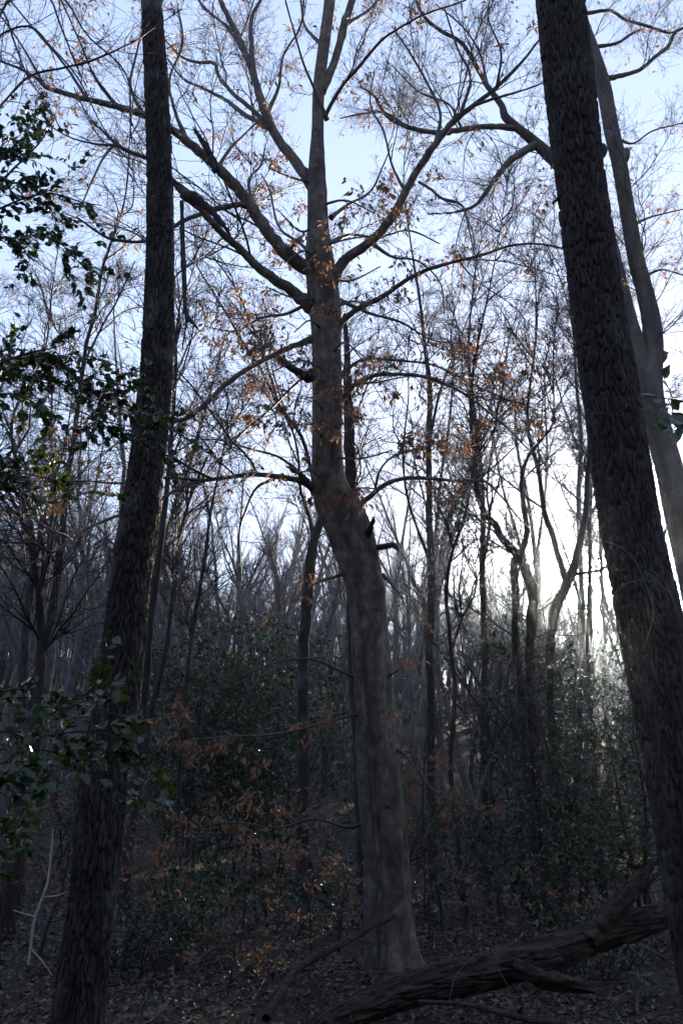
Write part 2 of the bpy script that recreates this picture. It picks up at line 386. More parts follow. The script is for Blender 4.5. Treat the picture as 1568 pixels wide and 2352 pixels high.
def bark_trunk(name, rows, k, dz, cell, depth, material, parent, seed=1, stretch=3.6, shape=None):
    """rows: (x,y,z,r). Dense tube with interlaced bark plates standing proud of furrows"""
    rows = np.array(rows, float); Ltot = np.linalg.norm(np.diff(rows[:, :3], axis=0), axis=1).sum()
    n = int(Ltot / dz); q = spline(rows, n); C = q[:, :3]; r = q[:, 3]
    T = norm(np.gradient(C, axis=0)); ref = np.array([0, 1.0, 0]); U = norm(np.cross(np.broadcast_to(ref, T.shape), T)); Vv = np.cross(T, U)
    th = np.concatenate([np.linspace(math.pi * 1.5 - 1.85, math.pi * 1.5 + 1.85, k - 14), np.linspace(math.pi * 1.5 + 1.85, math.pi * 3.5 - 1.85, 16)[1:-1]]) % (2 * math.pi); TH, SS = np.meshgrid(th, np.linspace(0, Ltot, n))
    per = max(6, int(round(2 * math.pi * r.mean() / cell)))
    u = TH / (2 * math.pi) * per; v = SS / (cell * stretch) + 1.2 * np.sin(SS * .8 + seed)
    wu = 0.17 * np.sin(v * 1.1 + 2 * np.sin(TH * 2 + seed)) + 0.10 * np.sin(v * 3.3 + TH * 5 + 3 * np.sin(v * .21)); wv = 0.5 * np.sin(TH * 7 + v * .6) + 0.4 * np.sin(TH * 16 + seed)
    f1, f2, idv = worley((u + wu) % per, v + wv + 50, per, seed)
    f1b, f2b, _ = worley((u * 2 + wu * 2.0) % (per * 2), v * 2.2 + 90, per * 2, seed + 5)
    g1 = np.clip((f2 - f1 - 0.04) / 0.26, 0, 1); h = g1 * g1 * (3 - 2 * g1) * (0.7 + 0.45 * idv) + 0.22 * np.clip((f2b - f1b) / 0.4, 0, 1)
    low = 0.04 * np.sin(TH * 3 + SS * 0.9 + seed) + 0.025 * np.sin(TH * 5 - SS * 2.1)
    rad = r[:, None] * (1 + low) + depth * (h - 1.05)
    if shape is not None: rad = rad + shape(TH, SS / Ltot, r[:, None])
    P = C[:, None, :] + rad[..., None] * (np.cos(TH)[..., None] * U[:, None] + np.sin(TH)[..., None] * Vv[:, None])
    j = np.arange(k); i = np.arange(n - 1)[:, None]
    q4 = np.stack(np.broadcast_arrays(i * k + j, i * k + (j + 1) % k, (i + 1) * k + (j + 1) % k, (i + 1) * k + j), -1).reshape(-1, 4)
    return obj(name, mesh(name, P.reshape(-1, 3), q4, material), parent)

def trunk_rows(tr, Y0, foot=True, Y1=None):
    """traced trunk from the foot up; runs down into the ground"""
    Y1 = Y1 or Y0; rows = []
    m = len(tr)
    for i, (x, y, w) in enumerate(tr):
        Yd = Y0 + (Y1 - Y0) * i / (m - 1); rows.append([*at(x, y, Yd), width(x, y, Yd, w) / 2])
    if foot:
        a, b2 = np.array(rows[0]), np.array(rows[1]); g = float(gz(a[0], a[1]))
        d = (a - b2) / max(b2[2] - a[2], 1e-3) * 0.5
        if a[2] > g:
            h = a[2] - g + 0.25; f = a + np.array([d[0] * h, d[1] * h, 0, 0]); f[2] = g - 0.25; f[3] = a[3] * (1.22 if h > 0.5 else 1.05)
            if h > 0.7:
                mid = (a + f) / 2; mid[3] = a[3] * 1.05; rows.insert(0, mid)
            rows.insert(0, f)
    return rows

LT = [(182, 2352, 122), (200, 2180, 112), (218, 2062, 108), (240, 1812, 108), (262, 1650, 104), (276, 1544, 100), (292, 1400, 92), (303, 1300, 92), (322, 1179, 86), (335, 1080, 82),
      (346, 990, 78), (357, 880, 74), (362, 790, 71), (367, 590, 64), (368, 400, 57), (360, 200, 54), (349, 0, 47), (342, -140, 44), (338, -320, 38)]
rows = trunk_rows(LT, 6.0)
left_tree = thing('oak_tree', 'tall straight tree with dark furrowed bark, the thick trunk nearest the left side', 'tree', (rows[0][0], rows[0][1], gz(rows[0][0], rows[0][1])))
bark_trunk('trunk', rows, 140, 0.0105, 0.037, 0.026, M['furrowed_bark'], left_tree, 3)

RT = [(1664, 2352, 178), (1612, 2062, 168), (1562, 1762, 160), (1522, 1560, 152), (1485, 1379, 140), (1444, 1179, 132), (1400, 890, 124), (1376, 740, 118), (1355, 590, 114), (1329, 400, 110), (1305, 200, 112), (1282, 0, 106), (1266, -140, 98), (1250, -300, 86)]
rows = trunk_rows(RT, 4.6)
right_tree = thing('oak_tree', 'thick leaning tree with deeply ridged black bark, filling the right side beside the low sun', 'tree', (rows[0][0], rows[0][1], gz(rows[0][0], rows[0][1])))
bark_trunk('trunk', rows, 150, 0.009, 0.031, 0.024, M['dark_bark'], right_tree, 9, 4.6)
for (x, y, w) in [(1380, 345, 26), (1283, 445, 10), (1413, 860, 12)]:
    C, r = trace([(x - 14, y + 22, w * .5), (x, y + 8, w * .9), (x + 3, y - 6, w * .75), (x + 4, y - 14, w * .25)], 4.6); kn = Acc(); kn.tubes(C[None], r[None], 10); kn.build('knot', M['dark_bark'], right_tree)

# ---------------------------------------------------------------- the big beech
YB = 8.7
BT = [(909, 2240, 122), (900, 2120, 106), (893, 2000, 100), (887, 1900, 97), (868, 1700, 90), (851, 1500, 87), (844, 1400, 88), (826, 1300, 98), (800, 1215, 104), (768, 1150, 92), (754, 1090, 76), (753, 1000, 70),
      (754, 900, 68), (751, 800, 67), (745, 700, 72), (735, 610, 66), (730, 520, 50), (727, 430, 42), (727, 370, 36), (729, 300, 28), (733, 200, 27), (745, 100, 26), (757, 0, 25), (765, -120, 22), (775, -300, 16)]
rows = np.array(trunk_rows(BT, YB))
beech = thing('beech_tree', 'big smooth grey beech with kinked trunk and russet leaves in the picture centre', 'tree', (rows[0][0], rows[0][1], gz(rows[0][0], rows[0][1])))
n = 700; q = spline(rows, n); C = q[:, :3]; r = q[:, 3]; k = 72
T = norm(np.gradient(C, axis=0)); U = norm(np.cross(np.broadcast_to([0, 1.0, 0], T.shape), T)); Vv = np.cross(T, U)
sl_ = np.linspace(0, 1, n)[:, None]; th = np.arange(k)[None] * 2 * math.pi / k
# facing the camera is -Y; find the angle of that direction
camth = np.arctan2(-(Vv[:, 1]), -(U[:, 1]))[:, None]
rel = (th - camth + math.pi) % (2 * math.pi) - math.pi
sgn = np.sign((np.cos(camth + 0.5) * U[:, :1] + np.sin(camth + 0.5) * Vv[:, :1]))       # which way is picture right
rel = rel * sgn
zz = C[:, 2][:, None]
low = np.clip((5.0 - zz) / 1.5, 0, 1)
crease = -0.13 * np.exp(-((rel + 0.42 + 0.06 * np.sin(zz * 3)) / 0.09) ** 2) * low
lobe = 0.10 * np.cos(2 * rel + 1.0) * low + 0.05 * np.sin(3 * rel + zz * 1.1) + 0.03 * np.sin(5 * rel - zz * 2.7)
wr = 0.015 * np.sin(zz * 17 + 2.5 * np.sin(rel * 2) + 3 * np.sin(zz * 1.3)) * np.clip(np.sin(zz * 2.1 + rel) + .2, 0, 1) ** 2
bumps = np.zeros_like(rel * zz)
for _ in range(46):
    z0 = rng.uniform(0, 9); t0 = rng.uniform(-2.2, 2.2); s = rng.uniform(0.04, 0.12); a = rng.choice([0.14, 0.1, -0.18])
    bumps += a * np.exp(-((zz - z0) / s) ** 2 - ((rel - t0) / (s * 3.2)) ** 2)
flare = 0.5 * np.exp(-np.clip(zz - (float(gz(rows[0][0], rows[0][1]))), 0, 9) / 0.22) * (0.55 + 0.45 * np.cos(5 * rel + 0.8))
rad = r[:, None] * (1 + crease + lobe + wr + bumps + flare) + rng.normal(0, 0.0008, (n, k))
P = C[:, None] + rad[..., None] * (np.cos(th)[..., None] * U[:, None] + np.sin(th)[..., None] * Vv[:, None])
darkening = (0.10 / (1 + np.exp(-(rel + 0.38) * 14)) * (0.5 + 0.5 * low) + 0.12 * np.exp(-((zz - 8.1) / 1.1) ** 2) + 0.10 * np.exp(-((zz - 5.0) / 0.25) ** 2)) - 0.03 + 0 * zz  # darker brown towards picture right and around two heights
darkening = darkening + 0.12 * np.exp(-((rel + 0.42) / 0.1) ** 2) * low  # shade of the crease painted into the colour along it
j = np.arange(k); i = np.arange(n - 1)[:, None]
q4 = np.stack(np.broadcast_arrays(i * k + j, i * k + (j + 1) % k, (i + 1) * k + (j + 1) % k, (i + 1) * k + j), -1).reshape(-1, 4)
obj('trunk', mesh('trunk', P.reshape(-1, 3), q4, M['beech_bark'], {'darkening': darkening.ravel()}), beech)

# limbs (points, far distance at the tip, twig density, leaf density)
NSP = 0.56
LIMBS = [
 ([(722, 622, 50), (690, 608, 40), (640, 565, 37), (600, 510, 35), (560, 450, 31), (500, 385, 28), (430, 325, 25), (395, 298, 22), (330, 265, 20), (270, 245, 18), (200, 228, 15), (150, 215, 13), (105, 200, 11), (85, 180, 9), (40, 155, 7), (0, 140, 6), (-70, 110, 4)], 7.9, 14, 1.0),
 ([(730, 450, 38), (700, 402, 32), (670, 360, 28), (640, 320, 26), (610, 260, 24), (590, 200, 22), (575, 150, 20), (545, 80, 17), (510, 10, 14), (490, -60, 11), (470, -140, 8)], 9.6, 8, .8),
 ([(586, 190, 14), (577, 100, 11), (579, 40, 10), (598, 0, 8), (620, -70, 5)], 8.9, 5, .4),
 ([(640, 325, 20), (590, 262, 13), (530, 210, 11), (500, 170, 10), (492, 145, 10), (450, 143, 8), (410, 125, 6), (370, 80, 3)], 10.5, 7, 1),
 ([(625, 300, 14), (560, 262, 11), (515, 228, 9), (460, 200, 7), (420, 180, 6), (380, 130, 3)], 10.0, 6, 1),
 ([(718, 705, 50), (690, 685, 36), (660, 660, 30), (600, 620, 26), (555, 575, 22), (505, 530, 20), (470, 490, 20), (430, 450, 22), (400, 420, 17), (365, 375, 14), (330, 360, 13), (290, 345, 12), (265, 328, 11), (235, 300, 6), (200, 262, 4), (170, 200, 3)], 7.6, 12, .8),
 ([(265, 330, 9), (240, 360, 6), (210, 420, 5), (185, 480, 3)], 7.4, 5, .8),
 ([(270, 335, 9), (215, 330, 5), (160, 315, 4), (100, 280, 3), (40, 250, 2)], 7.2, 6, .6),
 ([(585, 478, 20), (550, 470, 17), (520, 475, 16), (480, 485, 14), (420, 508, 12), (380, 535, 10), (330, 555, 9), (260, 550, 9), (220, 530, 7), (185, 505, 5), (150, 490, 2)], 8.1, 8, 1),
 ([(728, 775, 26), (690, 790, 17), (660, 800, 16), (600, 830, 15), (550, 860, 14), (510, 890, 14), (470, 930, 14), (430, 960, 13), (390, 970, 10), (330, 985, 6), (250, 990, 3)], 7.3, 10, 1.5),
 ([(738, 1132, 44), (700, 1108, 20), (640, 1095, 15), (580, 1090, 13), (520, 1097, 12), (460, 1105, 11), (420, 1117, 10), (380, 1140, 9), (330, 1165, 9), (270, 1185, 9), (200, 1215, 8), (130, 1265, 6), (60, 1300, 5), (0, 1345, 4), (-60, 1380, 3)], 6.4, 14, 2.6),
 ([(470, 1105, 10), (400, 1098, 8), (340, 1100, 6), (270, 1110, 5), (180, 1105, 4), (90, 1120, 3), (20, 1150, 2)], 6.8, 9, 2.0),
 ([(630, 1100, 9), (590, 1120, 7), (565, 1170, 6), (550, 1220, 5), (552, 1290, 4), (555, 1340, 3)], 7.8, 3, .25),
 ([(700, 1095, 9), (640, 1050, 6), (570, 1030, 5), (500, 1010, 4), (430, 1010, 3)], 7.6, 9, 2.2),
 ([(760, 655, 40), (790, 600, 30), (850, 555, 26), (900, 500, 24), (930, 440, 22), (960, 390, 20), (1000, 330, 20), (1040, 280, 18), (1090, 240, 14), (1140, 200, 11), (1200, 140, 8), (1235, 95, 6), (1280, 50, 4)], 7.6, 10, .8),
 ([(1085, 243, 9), (1140, 225, 7), (1200, 208, 5), (1250, 190, 3), (1320, 170, 2)], 7.4, 4, .5),
 ([(962, 418, 7), (990, 435, 7), (1012, 455, 7), (1060, 472, 6), (1075, 520, 4), (1090, 590, 3), (1100, 640, 2)], 7.8, 4, .8),
 ([(750, 275, 12), (720, 200, 7), (700, 155, 6), (680, 90, 5), (655, 0, 4), (640, -60, 3)], 8.0, 4, .5),
 ([(745, 268, 11), (784, 200, 9), (824, 155, 8), (874, 95, 7), (934, 55, 6), (984, 30, 5), (1069, 0, 4), (1120, -40, 3)], 7.4, 5, .5),
 ([(738, 210, 26), (765, 150, 23), (780, 100, 23), (792, 50, 23), (808, 0, 20), (822, -80, 16), (830, -200, 12)], 9.2, 4, .8),
 ([(770, 755, 28), (800, 725, 17), (830, 705, 16), (880, 680, 14), (930, 645, 13), (980, 620, 12), (1050, 600, 9), (1110, 585, 8), (1170, 565, 7), (1230, 560, 6), (1290, 570, 5), (1340, 580, 3)], 7.6, 9, 1.6),
 ([(775, 930, 24), (795, 905, 15), (820, 880, 14), (860, 862, 12), (910, 860, 10), (970, 865, 10), (1040, 890, 9), (1100, 930, 7), (1160, 980, 5), (1220, 1040, 3)], 7.8, 10, 2),
 ([(780, 865, 18), (814, 835, 9), (850, 824, 8), (934, 830, 7), (1000, 840, 6), (1080, 880, 5), (1170, 920, 4), (1240, 930, 2)], 8.0, 10, 2.2),
 ([(800, 1185, 34), (825, 1160, 18), (850, 1140, 15), (880, 1115, 13), (920, 1100, 12), (970, 1098, 11), (1050, 1105, 9), (1110, 1105, 8), (1150, 1140, 6), (1200, 1200, 4), (1240, 1230, 2)], 7.9, 9, 1.6),
 ([(860, 1135, 8), (870, 1085, 6), (900, 1050, 5), (960, 1030, 4), (1030, 1010, 3)], 8.2, 6, 1.6),
 ([(760, 500, 14), (800, 470, 8), (850, 440, 6), (880, 380, 4), (900, 330, 3)], 9.5, 6, 1.6),
 ([(755, 560, 14), (800, 540, 8), (870, 545, 6), (940, 530, 5), (1010, 560, 3)], 10.0, 7, 2.0),
 ([(730, 600, 14), (690, 560, 8), (640, 520, 6), (620, 440, 5), (600, 400, 3)], 10.3, 6, 2.0),
 ([(720, 690, 12), (660, 720, 8), (600, 730, 6), (540, 760, 4), (470, 750, 3)], 10.0, 8, 2.2),
 ([(780, 690, 12), (850, 720, 8), (920, 740, 6), (990, 780, 4), (1060, 790, 3)], 10.0, 8, 2.2),
 ([(715, 850, 10), (670, 890, 7), (610, 950, 6), (560, 990, 5), (500, 1060, 4), (440, 1130, 3)], 7.6, 8, .6),
 ([(800, 1310, 14), (770, 1325, 7), (735, 1335, 5), (690, 1362, 3), (650, 1400, 2)], 8.0, 4, .8),
 ([(878, 1320, 12), (900, 1345, 6), (925, 1380, 4), (945, 1440, 3)], 8.3, 4, .9),
 ([(885, 1560, 12), (905, 1545, 6), (925, 1540, 4), (940, 1600, 3)], 8.2, 3, 3),
 ([(870, 1650, 14), (830, 1640, 8), (760, 1655, 7), (690, 1675, 6), (600, 1690, 5), (520, 1690, 4), (430, 1705, 3)], 7.6, 12, 3.2),
 ([(900, 1720, 14), (925, 1730, 7), (960, 1770, 6), (1000, 1820, 5), (1060, 1850, 3)], 8.0, 7, 3.2),
 ([(860, 1880, 12), (800, 1900, 8), (720, 1880, 6), (640, 1900, 5), (540, 1890, 4), (450, 1900, 3)], 8.0, 12, 2.4),
 ([(845, 1570, 10), (790, 1545, 7), (720, 1515, 6), (640, 1520, 5), (560, 1550, 4), (480, 1590, 2)], 8.0, 6, .08),
]
LPs, LDs = [], []
LIMBS += [
 ([(612, 262, 12), (640, 200, 8), (650, 130, 6), (690, 60, 5), (700, -20, 3)], 9.0, 7, .5), ([(560, 120, 10), (520, 60, 6), (470, 20, 5), (430, -40, 3)], 10.0, 6, .6),
 ([(430, 325, 14), (400, 250, 8), (390, 180, 6), (420, 100, 5), (410, 20, 4)], 8.6, 8, .8), ([(330, 265, 12), (300, 200, 8), (310, 140, 6), (330, 60, 4)], 8.8, 7, 1),
 ([(270, 245, 11), (220, 180, 7), (190, 110, 5), (150, 20, 4), (120, -40, 3)], 7.6, 9, .6), ([(200, 228, 9), (150, 150, 6), (90, 80, 5), (40, 20, 4), (0, -30, 3)], 8.2, 9, .4),
 ([(105, 200, 8), (60, 120, 5), (20, 60, 4), (-30, 0, 3)], 8.0, 8, .3), ([(1000, 330, 12), (1010, 260, 7), (980, 190, 6), (940, 120, 5), (900, 60, 3)], 8.6, 8, .5),
 ([(1055, 268, 10), (1080, 180, 7), (1050, 110, 5), (1020, 20, 4)], 8.4, 7, .4), ([(1140, 200, 8), (1150, 120, 5), (1120, 40, 4), (1130, -30, 3)], 7.6, 7, .3),
 ([(850, 555, 12), (900, 590, 7), (960, 600, 5), (1010, 650, 4), (1020, 720, 3)], 8.8, 7, 1.2), ([(745, 110, 12), (700, 60, 6), (690, 0, 5), (670, -60, 3)], 9.6, 5, .5),
 ([(790, 60, 12), (850, 20, 6), (900, -40, 4)], 9.8, 5, .4), ([(930, 440, 10), (900, 380, 6), (880, 300, 5), (850, 240, 4), (860, 160, 3)], 9.4, 8, .8),
 ([(500, 385, 12), (530, 340, 7), (560, 310, 5), (590, 280, 4)], 9.4, 6, 1), ([(600, 510, 12), (570, 420, 6), (600, 380, 5), (610, 330, 3)], 9.4, 6, 1.4),
]
TR_ = spline(rows, 300)[:, :3]; LINES = [TR_]
for i_ in range(18):                               # short leafy shoots straight from the trunk
    y_ = 430 + i_ * 42 + rng.uniform(-15, 15); x_ = float(np.interp(-y_, [-t[1] for t in BT], [t[0] for t in BT])); sg = 1 if i_ % 2 else -1; l_ = rng.uniform(60, 150)
    LIMBS.append(([(x_ + sg * 10, y_, 8), (x_ + sg * l_ * .5, y_ - rng.uniform(-20, 30), 5), (x_ + sg * l_, y_ + rng.uniform(-40, 30), 3)], YB - rng.uniform(.5, 1.6), 4, 2.2))
def screen(C):
    q = C - EYE; f = q @ np.array([0, math.cos(PITCH), math.sin(PITCH)]); return np.stack([784 + F * q[:, 0] / f, 1176 - F * (q @ np.array([0, -math.sin(PITCH), math.cos(PITCH)])) / f], 1)
for li, (pts, Y1, dens, leafy) in enumerate(LIMBS):
    Y0 = YB; best = 1e9
    for Lk in LINES:
        dd = np.hypot(*(screen(Lk) - np.array(pts[0][:2])).T); q_ = int(dd.argmin())
        if dd[q_] < best: best = dd[q_]; Y0 = Lk[q_, 1]
    dY = Y1 - YB if best > 26 or abs(Y0 - YB) < .05 else (Y1 - YB) * .6
    C, r = trace(pts, Y0, max(Y0 + dY, 5.4), .82 if pts[0][2] > 15 else .95); LINES.append(C); a = Acc(); rough_tube(a, C, r, 12 if pts[0][2] > 15 else 7, 0.04, 0.15)
    br = a.build('branch', M['beech_bark'] if pts[0][2] > 15 else M['twig'], beech)
    if a.n: 
        at_ = br.data.attributes.new('darkening', 'FLOAT', 'POINT'); at_.data.foreach_set('value', np.full(len(br.data.vertices), 0.03, dtype=np.float32))
    Lc = np.linalg.norm(np.diff(C, axis=0), axis=1).sum()
    low_ = pts[0][1] > 1280
    sm_ = min(1.0 if low_ else 3.2, .8 * Lc)
    tp, td = sprays(br, C, r, max(3, int(dens * (.95 if not low_ else 2.6) * NSP)), (min(1.0 if not low_ else .4, .5 * Lc), sm_), SPR['pale'], up=.3 if pts[-1][1] < 500 else .05, flat=.75 if not low_ else .35)
    for a_, b_ in zip(tp, td):
        hot = rng.random() < .75                     # leaves come in bunches: some sprays carry many, some none
        m = int(rng.poisson((40 if not low_ else 16) * leafy ** .8 * min(1, sm_ / 1.6))) if hot else 3
        c0 = rng.integers(0, len(a_)); near_ = np.argsort(np.linalg.norm(a_ - a_[c0], axis=1))[:int(len(a_) * .6)]
        pick = rng.choice(near_, m); LPs.append(a_[pick]); LDs.append(b_[pick])
LPs = np.concatenate(LPs); LDs = np.concatenate(LDs); N = len(LPs)
D = norm(LDs * 0.6 + np.stack([rng.normal(0, .35, N), rng.normal(0, .35, N), rng.normal(-0.75, .3, N)], 1))
put_leaves(beech, LPs, D, norm(rng.normal(0, 1, (N, 3))), rng.uniform(0.05, 0.085, N), 'beech', M['beech_leaf'], M['beech_leaf_single'])
print('beech leaves', N)
C, r = trace([(858, 2285, 50), (855, 2200, 40), (852, 2100, 36), (849, 1950, 33), (837, 1800, 33), (828, 1600, 27), (818, 1480, 21), (810, 1400, 15), (806, 1330, 8)], 8.52, 8.62)
a = Acc(); rough_tube(a, C, r, 20, .03); o = a.build('side_stem', M['side_stem'], beech)
# broken stubs and the hanging dead limb
def stub(pts, Y0, Y1, name, material, parent, jag=True):
    C, r = trace(pts, Y0, Y1); a = Acc(); rough_tube(a, C, r, 9, 0.12)
    if jag:                                        # splintered end
        t = norm(C[-1] - C[-2]); m = 7
        P0 = C[-1] + rng.normal(0, 1, (m, 3)) * r[-1] * 0.5; CC, R2 = grow(P0 - t * r[-1], np.repeat(t[None], m, 0) + rng.normal(0, .15, (m, 3)), rng.uniform(1.5, 5, m) * r[-1], np.full(m, r[-1] * 0.4), 3, 0.05, 0, 0.05)
        a.tubes(CC, R2, 4)
    return a.build(name, material, parent)
stub([(498, 392, 18), (480, 350, 15), (462, 320, 12), (448, 298, 8)], 8.35, 8.2, 'dead_stub', M['dark_bark'], beech)
stub([(420, 448, 20), (450, 458, 26), (480, 480, 18), (505, 508, 15), (522, 528, 9)], 7.9, 7.7, 'dead_limb', M['dark_bark'], beech)
stub([(716, 868, 30), (690, 858, 21), (660, 838, 17), (638, 820, 12)], 8.7, 8.3, 'dead_stub', M['dark_bark'], beech)
stub([(725, 1135, 20), (700, 1100, 14), (680, 1082, 12), (665, 1074, 10)], 8.7, 8.3, 'dead_stub', M['beech_bark'], beech)
stub([(852, 1262, 18), (880, 1256, 13), (902, 1252, 12), (912, 1262, 8)], 8.7, 8.4, 'dead_stub', M['dark_bark'], beech)
stub([(840, 1240, 20), (850, 1215, 14), (857, 1193, 7)], 8.6, 8.4, 'dead_stub', M['dark_bark'], beech)
hb = thing('dead_branch', 'broken dead branch hanging straight down beside the left furrowed trunk', 'branch', at(418, 468, 7.8))
stub([(418, 462, 10), (419, 520, 11), (421, 590, 13), (424, 660, 12), (426, 712, 11)], 7.8, 7.7, 'limb', M['dark_bark'], hb, False)
stub([(425, 705, 10), (434, 732, 9), (446, 745, 7), (458, 760, 3)], 7.7, 7.65, 'offshoot', M['dark_bark'], hb)
stub([(425, 708, 7), (428, 745, 5), (422, 780, 4), (419, 805, 2)], 7.7, 7.75, 'offshoot', M['dark_bark'], hb, False)

# ---------------------------------------------------------------- traced trees of the middle distance
def traced_tree(name, label, stems, Y, material='mid_bark', twigm='dark', n=36, h_extra=5.0, group=None, t0=0.45, leaf=0, L=(1.2, 3.2), barky=False):
    """stems: traced polylines, the first (the trunk) from the foot up, the others its limbs; n side branches in all"""
    root = None; lp, ld = [], []
    if 0 < h_extra <= 1.5: n = max(8, n // 2)
    for si, st in enumerate(stems):
        rows = np.array(trunk_rows(st, Y, foot=(si == 0)))
        if h_extra and st[-1][2] >= 4:               # goes on upwards beyond what was traced
            d = norm(rows[-1, :3] - rows[-2, :3]); d = norm(d + np.array([0, 0, 0.6])); q = rows[-1].copy()
            for s in range(3):
                d = norm(d + rng.normal(0, 0.28, 3) + np.array([0, 0, .1])); q = q.copy(); q[:3] += d * h_extra / 3; q[3] *= 0.62; rows = np.vstack([rows, q])
        q = spline(rows, max(24, len(rows) * 6)); C, r = q[:, :3], np.maximum(q[:, 3], 0.004)
        if si == 0:
            foot = rows[0]; root = thing(name, label, 'tree', (foot[0], foot[1], float(gz(foot[0], foot[1]))), group)
        if barky and si < 2:                         # near enough for its bark to show
            pt = bark_trunk('trunk' if si == 0 else 'limb', rows, 100, .024, .032, .011, M[material], root, 20 + si)
        else:
            acc = Acc(); rough_tube(acc, C, r, 14 if st[0][2] > 12 else 8, 0.045); pt = acc.build('trunk' if si == 0 else 'limb', M[material], root)
        Lc = np.linalg.norm(np.diff(C, axis=0), axis=1).sum()
        tp, td = sprays(pt, C, r, max(2, int(n / len(stems) * (1.6 if si == 0 else .9))), (min(L[0], .4 * Lc), min(L[1], .8 * Lc)), SPR[twigm], t0 if si == 0 else .15, .3, (30, 65), .9, .45)
        lp += tp; ld += td
    if leaf:
        lp = np.concatenate(lp); ld = np.concatenate(ld); pk = rng.integers(0, len(lp), leaf); lp = lp[pk]; ld = ld[pk]
        D = norm(ld + np.array([0, 0, -0.8]) + rng.normal(0, .3, lp.shape))
        obj('leaves', leaves_mesh('leaves', lp, leaf_frames(D, norm(rng.normal(0, 1, lp.shape))), rng.uniform(.05, .08, len(lp)), 'small', M['beech_leaf']), root, 'stuff')
    return root

traced_tree('grey_tree', 'grey forked tree with a knobbly trunk, just right of the leaning black trunk',
    [[(1668, 1700, 74), (1640, 1560, 70), (1595, 1350, 66), (1558, 1180, 62), (1538, 1080, 60), (1510, 980, 58), (1492, 915, 60), (1490, 860, 56), (1497, 800, 46), (1494, 740, 42), (1478, 665, 38), (1460, 600, 36), (1446, 525, 34), (1433, 450, 33), (1421, 375, 34), (1404, 300, 34), (1386, 200, 32), (1362, 120, 28), (1335, 40, 24), (1310, -60, 20), (1290, -200, 14)],
     [(1492, 930, 50), (1478, 860, 44), (1462, 800, 38), (1445, 740, 34), (1425, 660, 32), (1400, 560, 30), (1370, 480, 28), (1320, 420, 28), (1268, 365, 28), (1232, 330, 24), (1190, 295, 20), (1160, 268, 18), (1150, 240, 14), (1120, 200, 12), (1100, 165, 10), (1060, 100, 9), (1010, 70, 8), (975, 40, 7), (955, 0, 6), (950, -60, 3)],
     [(1192, 296, 15), (1130, 290, 13), (1060, 298, 13), (1000, 305, 12), (930, 290, 10), (885, 264, 8), (860, 222, 6), (825, 198, 3)],
     [(1000, 305, 9), (940, 292, 7), (880, 258, 5), (830, 262, 4), (780, 272, 3)],
     [(1234, 328, 20), (1190, 355, 18), (1160, 380, 15), (1130, 420, 12), (1110, 450, 10), (1087, 474, 8), (1040, 488, 5), (980, 492, 3)],
     [(1395, 180, 14), (1434, 172, 10), (1469, 160, 9), (1504, 130, 9), (1534, 105, 8), (1549, 75, 8), (1575, 62, 6), (1640, 40, 3)],
     [(1340, 32, 10), (1399, 25, 7), (1434, 45, 7), (1484, 60, 7), (1529, 75, 6), (1554, 72, 3)],
     [(1364, 108, 10), (1414, 100, 7), (1449, 78, 6), (1484, 62, 3)],
     [(1404, 310, 10), (1450, 330, 5), (1500, 300, 4), (1580, 280, 3)], [(1440, 525, 10), (1490, 500, 5), (1570, 480, 3)], [(1470, 640, 10), (1520, 620, 5), (1590, 640, 3)],
     [(1120, 205, 8), (1100, 120, 5), (1060, 60, 4), (1000, 10, 3)], [(1060, 296, 7), (1030, 240, 5), (960, 210, 4), (900, 150, 3)], [(1428, 372, 26), (1434, 352, 22), (1437, 345, 3)], [(1510, 825, 30), (1520, 815, 22), (1523, 810, 3)]],
    9.6, 'pale_bark', 'pale', 190, 0, t0=0.45, leaf=500, L=(1.0, 2.8), barky=True)
traced_tree('straight_tree', 'dark straight trunk rising directly behind the big beech',
    [[(848, 2240, 44), (842, 2100, 40), (833, 1950, 34), (822, 1700, 31), (812, 1500, 29), (808, 1300, 29), (806, 1120, 27), (801, 1000, 25), (798, 900, 20), (796, 800, 13), (790, 720, 7)]], 12.5, 'dark_bark', n=14, h_extra=0, t0=0.6)
traced_tree('dark_tree', 'dark rough tree standing alone between the left trunk and the beech',
    [[(696, 1760, 28), (696, 1640, 27), (697, 1500, 25), (705, 1400, 25), (712, 1300, 25), (722, 1235, 22), (738, 1190, 18), (748, 1100, 14), (735, 980, 9), (728, 860, 6)],
     [(738, 1190, 12), (712, 1070, 9), (690, 1000, 9), (640, 930, 8), (600, 850, 7), (560, 790, 6), (520, 720, 5), (470, 640, 4), (440, 590, 3)], [(642, 935, 6), (610, 830, 5), (575, 740, 4), (540, 660, 4), (490, 590, 3)],
     [(722, 1240, 12), (710, 1190, 8), (690, 1120, 7), (680, 1020, 5), (640, 900, 4)]], 17, 'dark_bark', n=33, h_extra=3)
traced_tree('twin_stem_tree', 'twin stemmed dark tree left of the low sun, both stems joined at mid height',
    [[(1268, 2180, 34), (1262, 2060, 30), (1252, 1930, 28), (1234, 1768, 27), (1224, 1629, 24), (1216, 1529, 23), (1219, 1429, 24), (1222, 1360, 23), (1199, 1294, 24), (1185, 1272, 20), (1154, 1239, 17), (1134, 1204, 15), (1114, 1179, 14), (1095, 1130, 12), (1090, 1050, 10), (1080, 930, 8), (1095, 800, 6)],
     [(1245, 2150, 26), (1225, 1900, 22), (1209, 1768, 20), (1204, 1679, 19), (1194, 1579, 19), (1184, 1479, 19), (1184, 1379, 18), (1180, 1290, 16), (1194, 1270, 15), (1209, 1229, 13), (1204, 1179, 12), (1197, 1115, 11), (1209, 1055, 9), (1250, 1000, 6), (1270, 960, 4)]], 13.5, 'dark_bark', n=51, h_extra=4, t0=0.4, leaf=250)
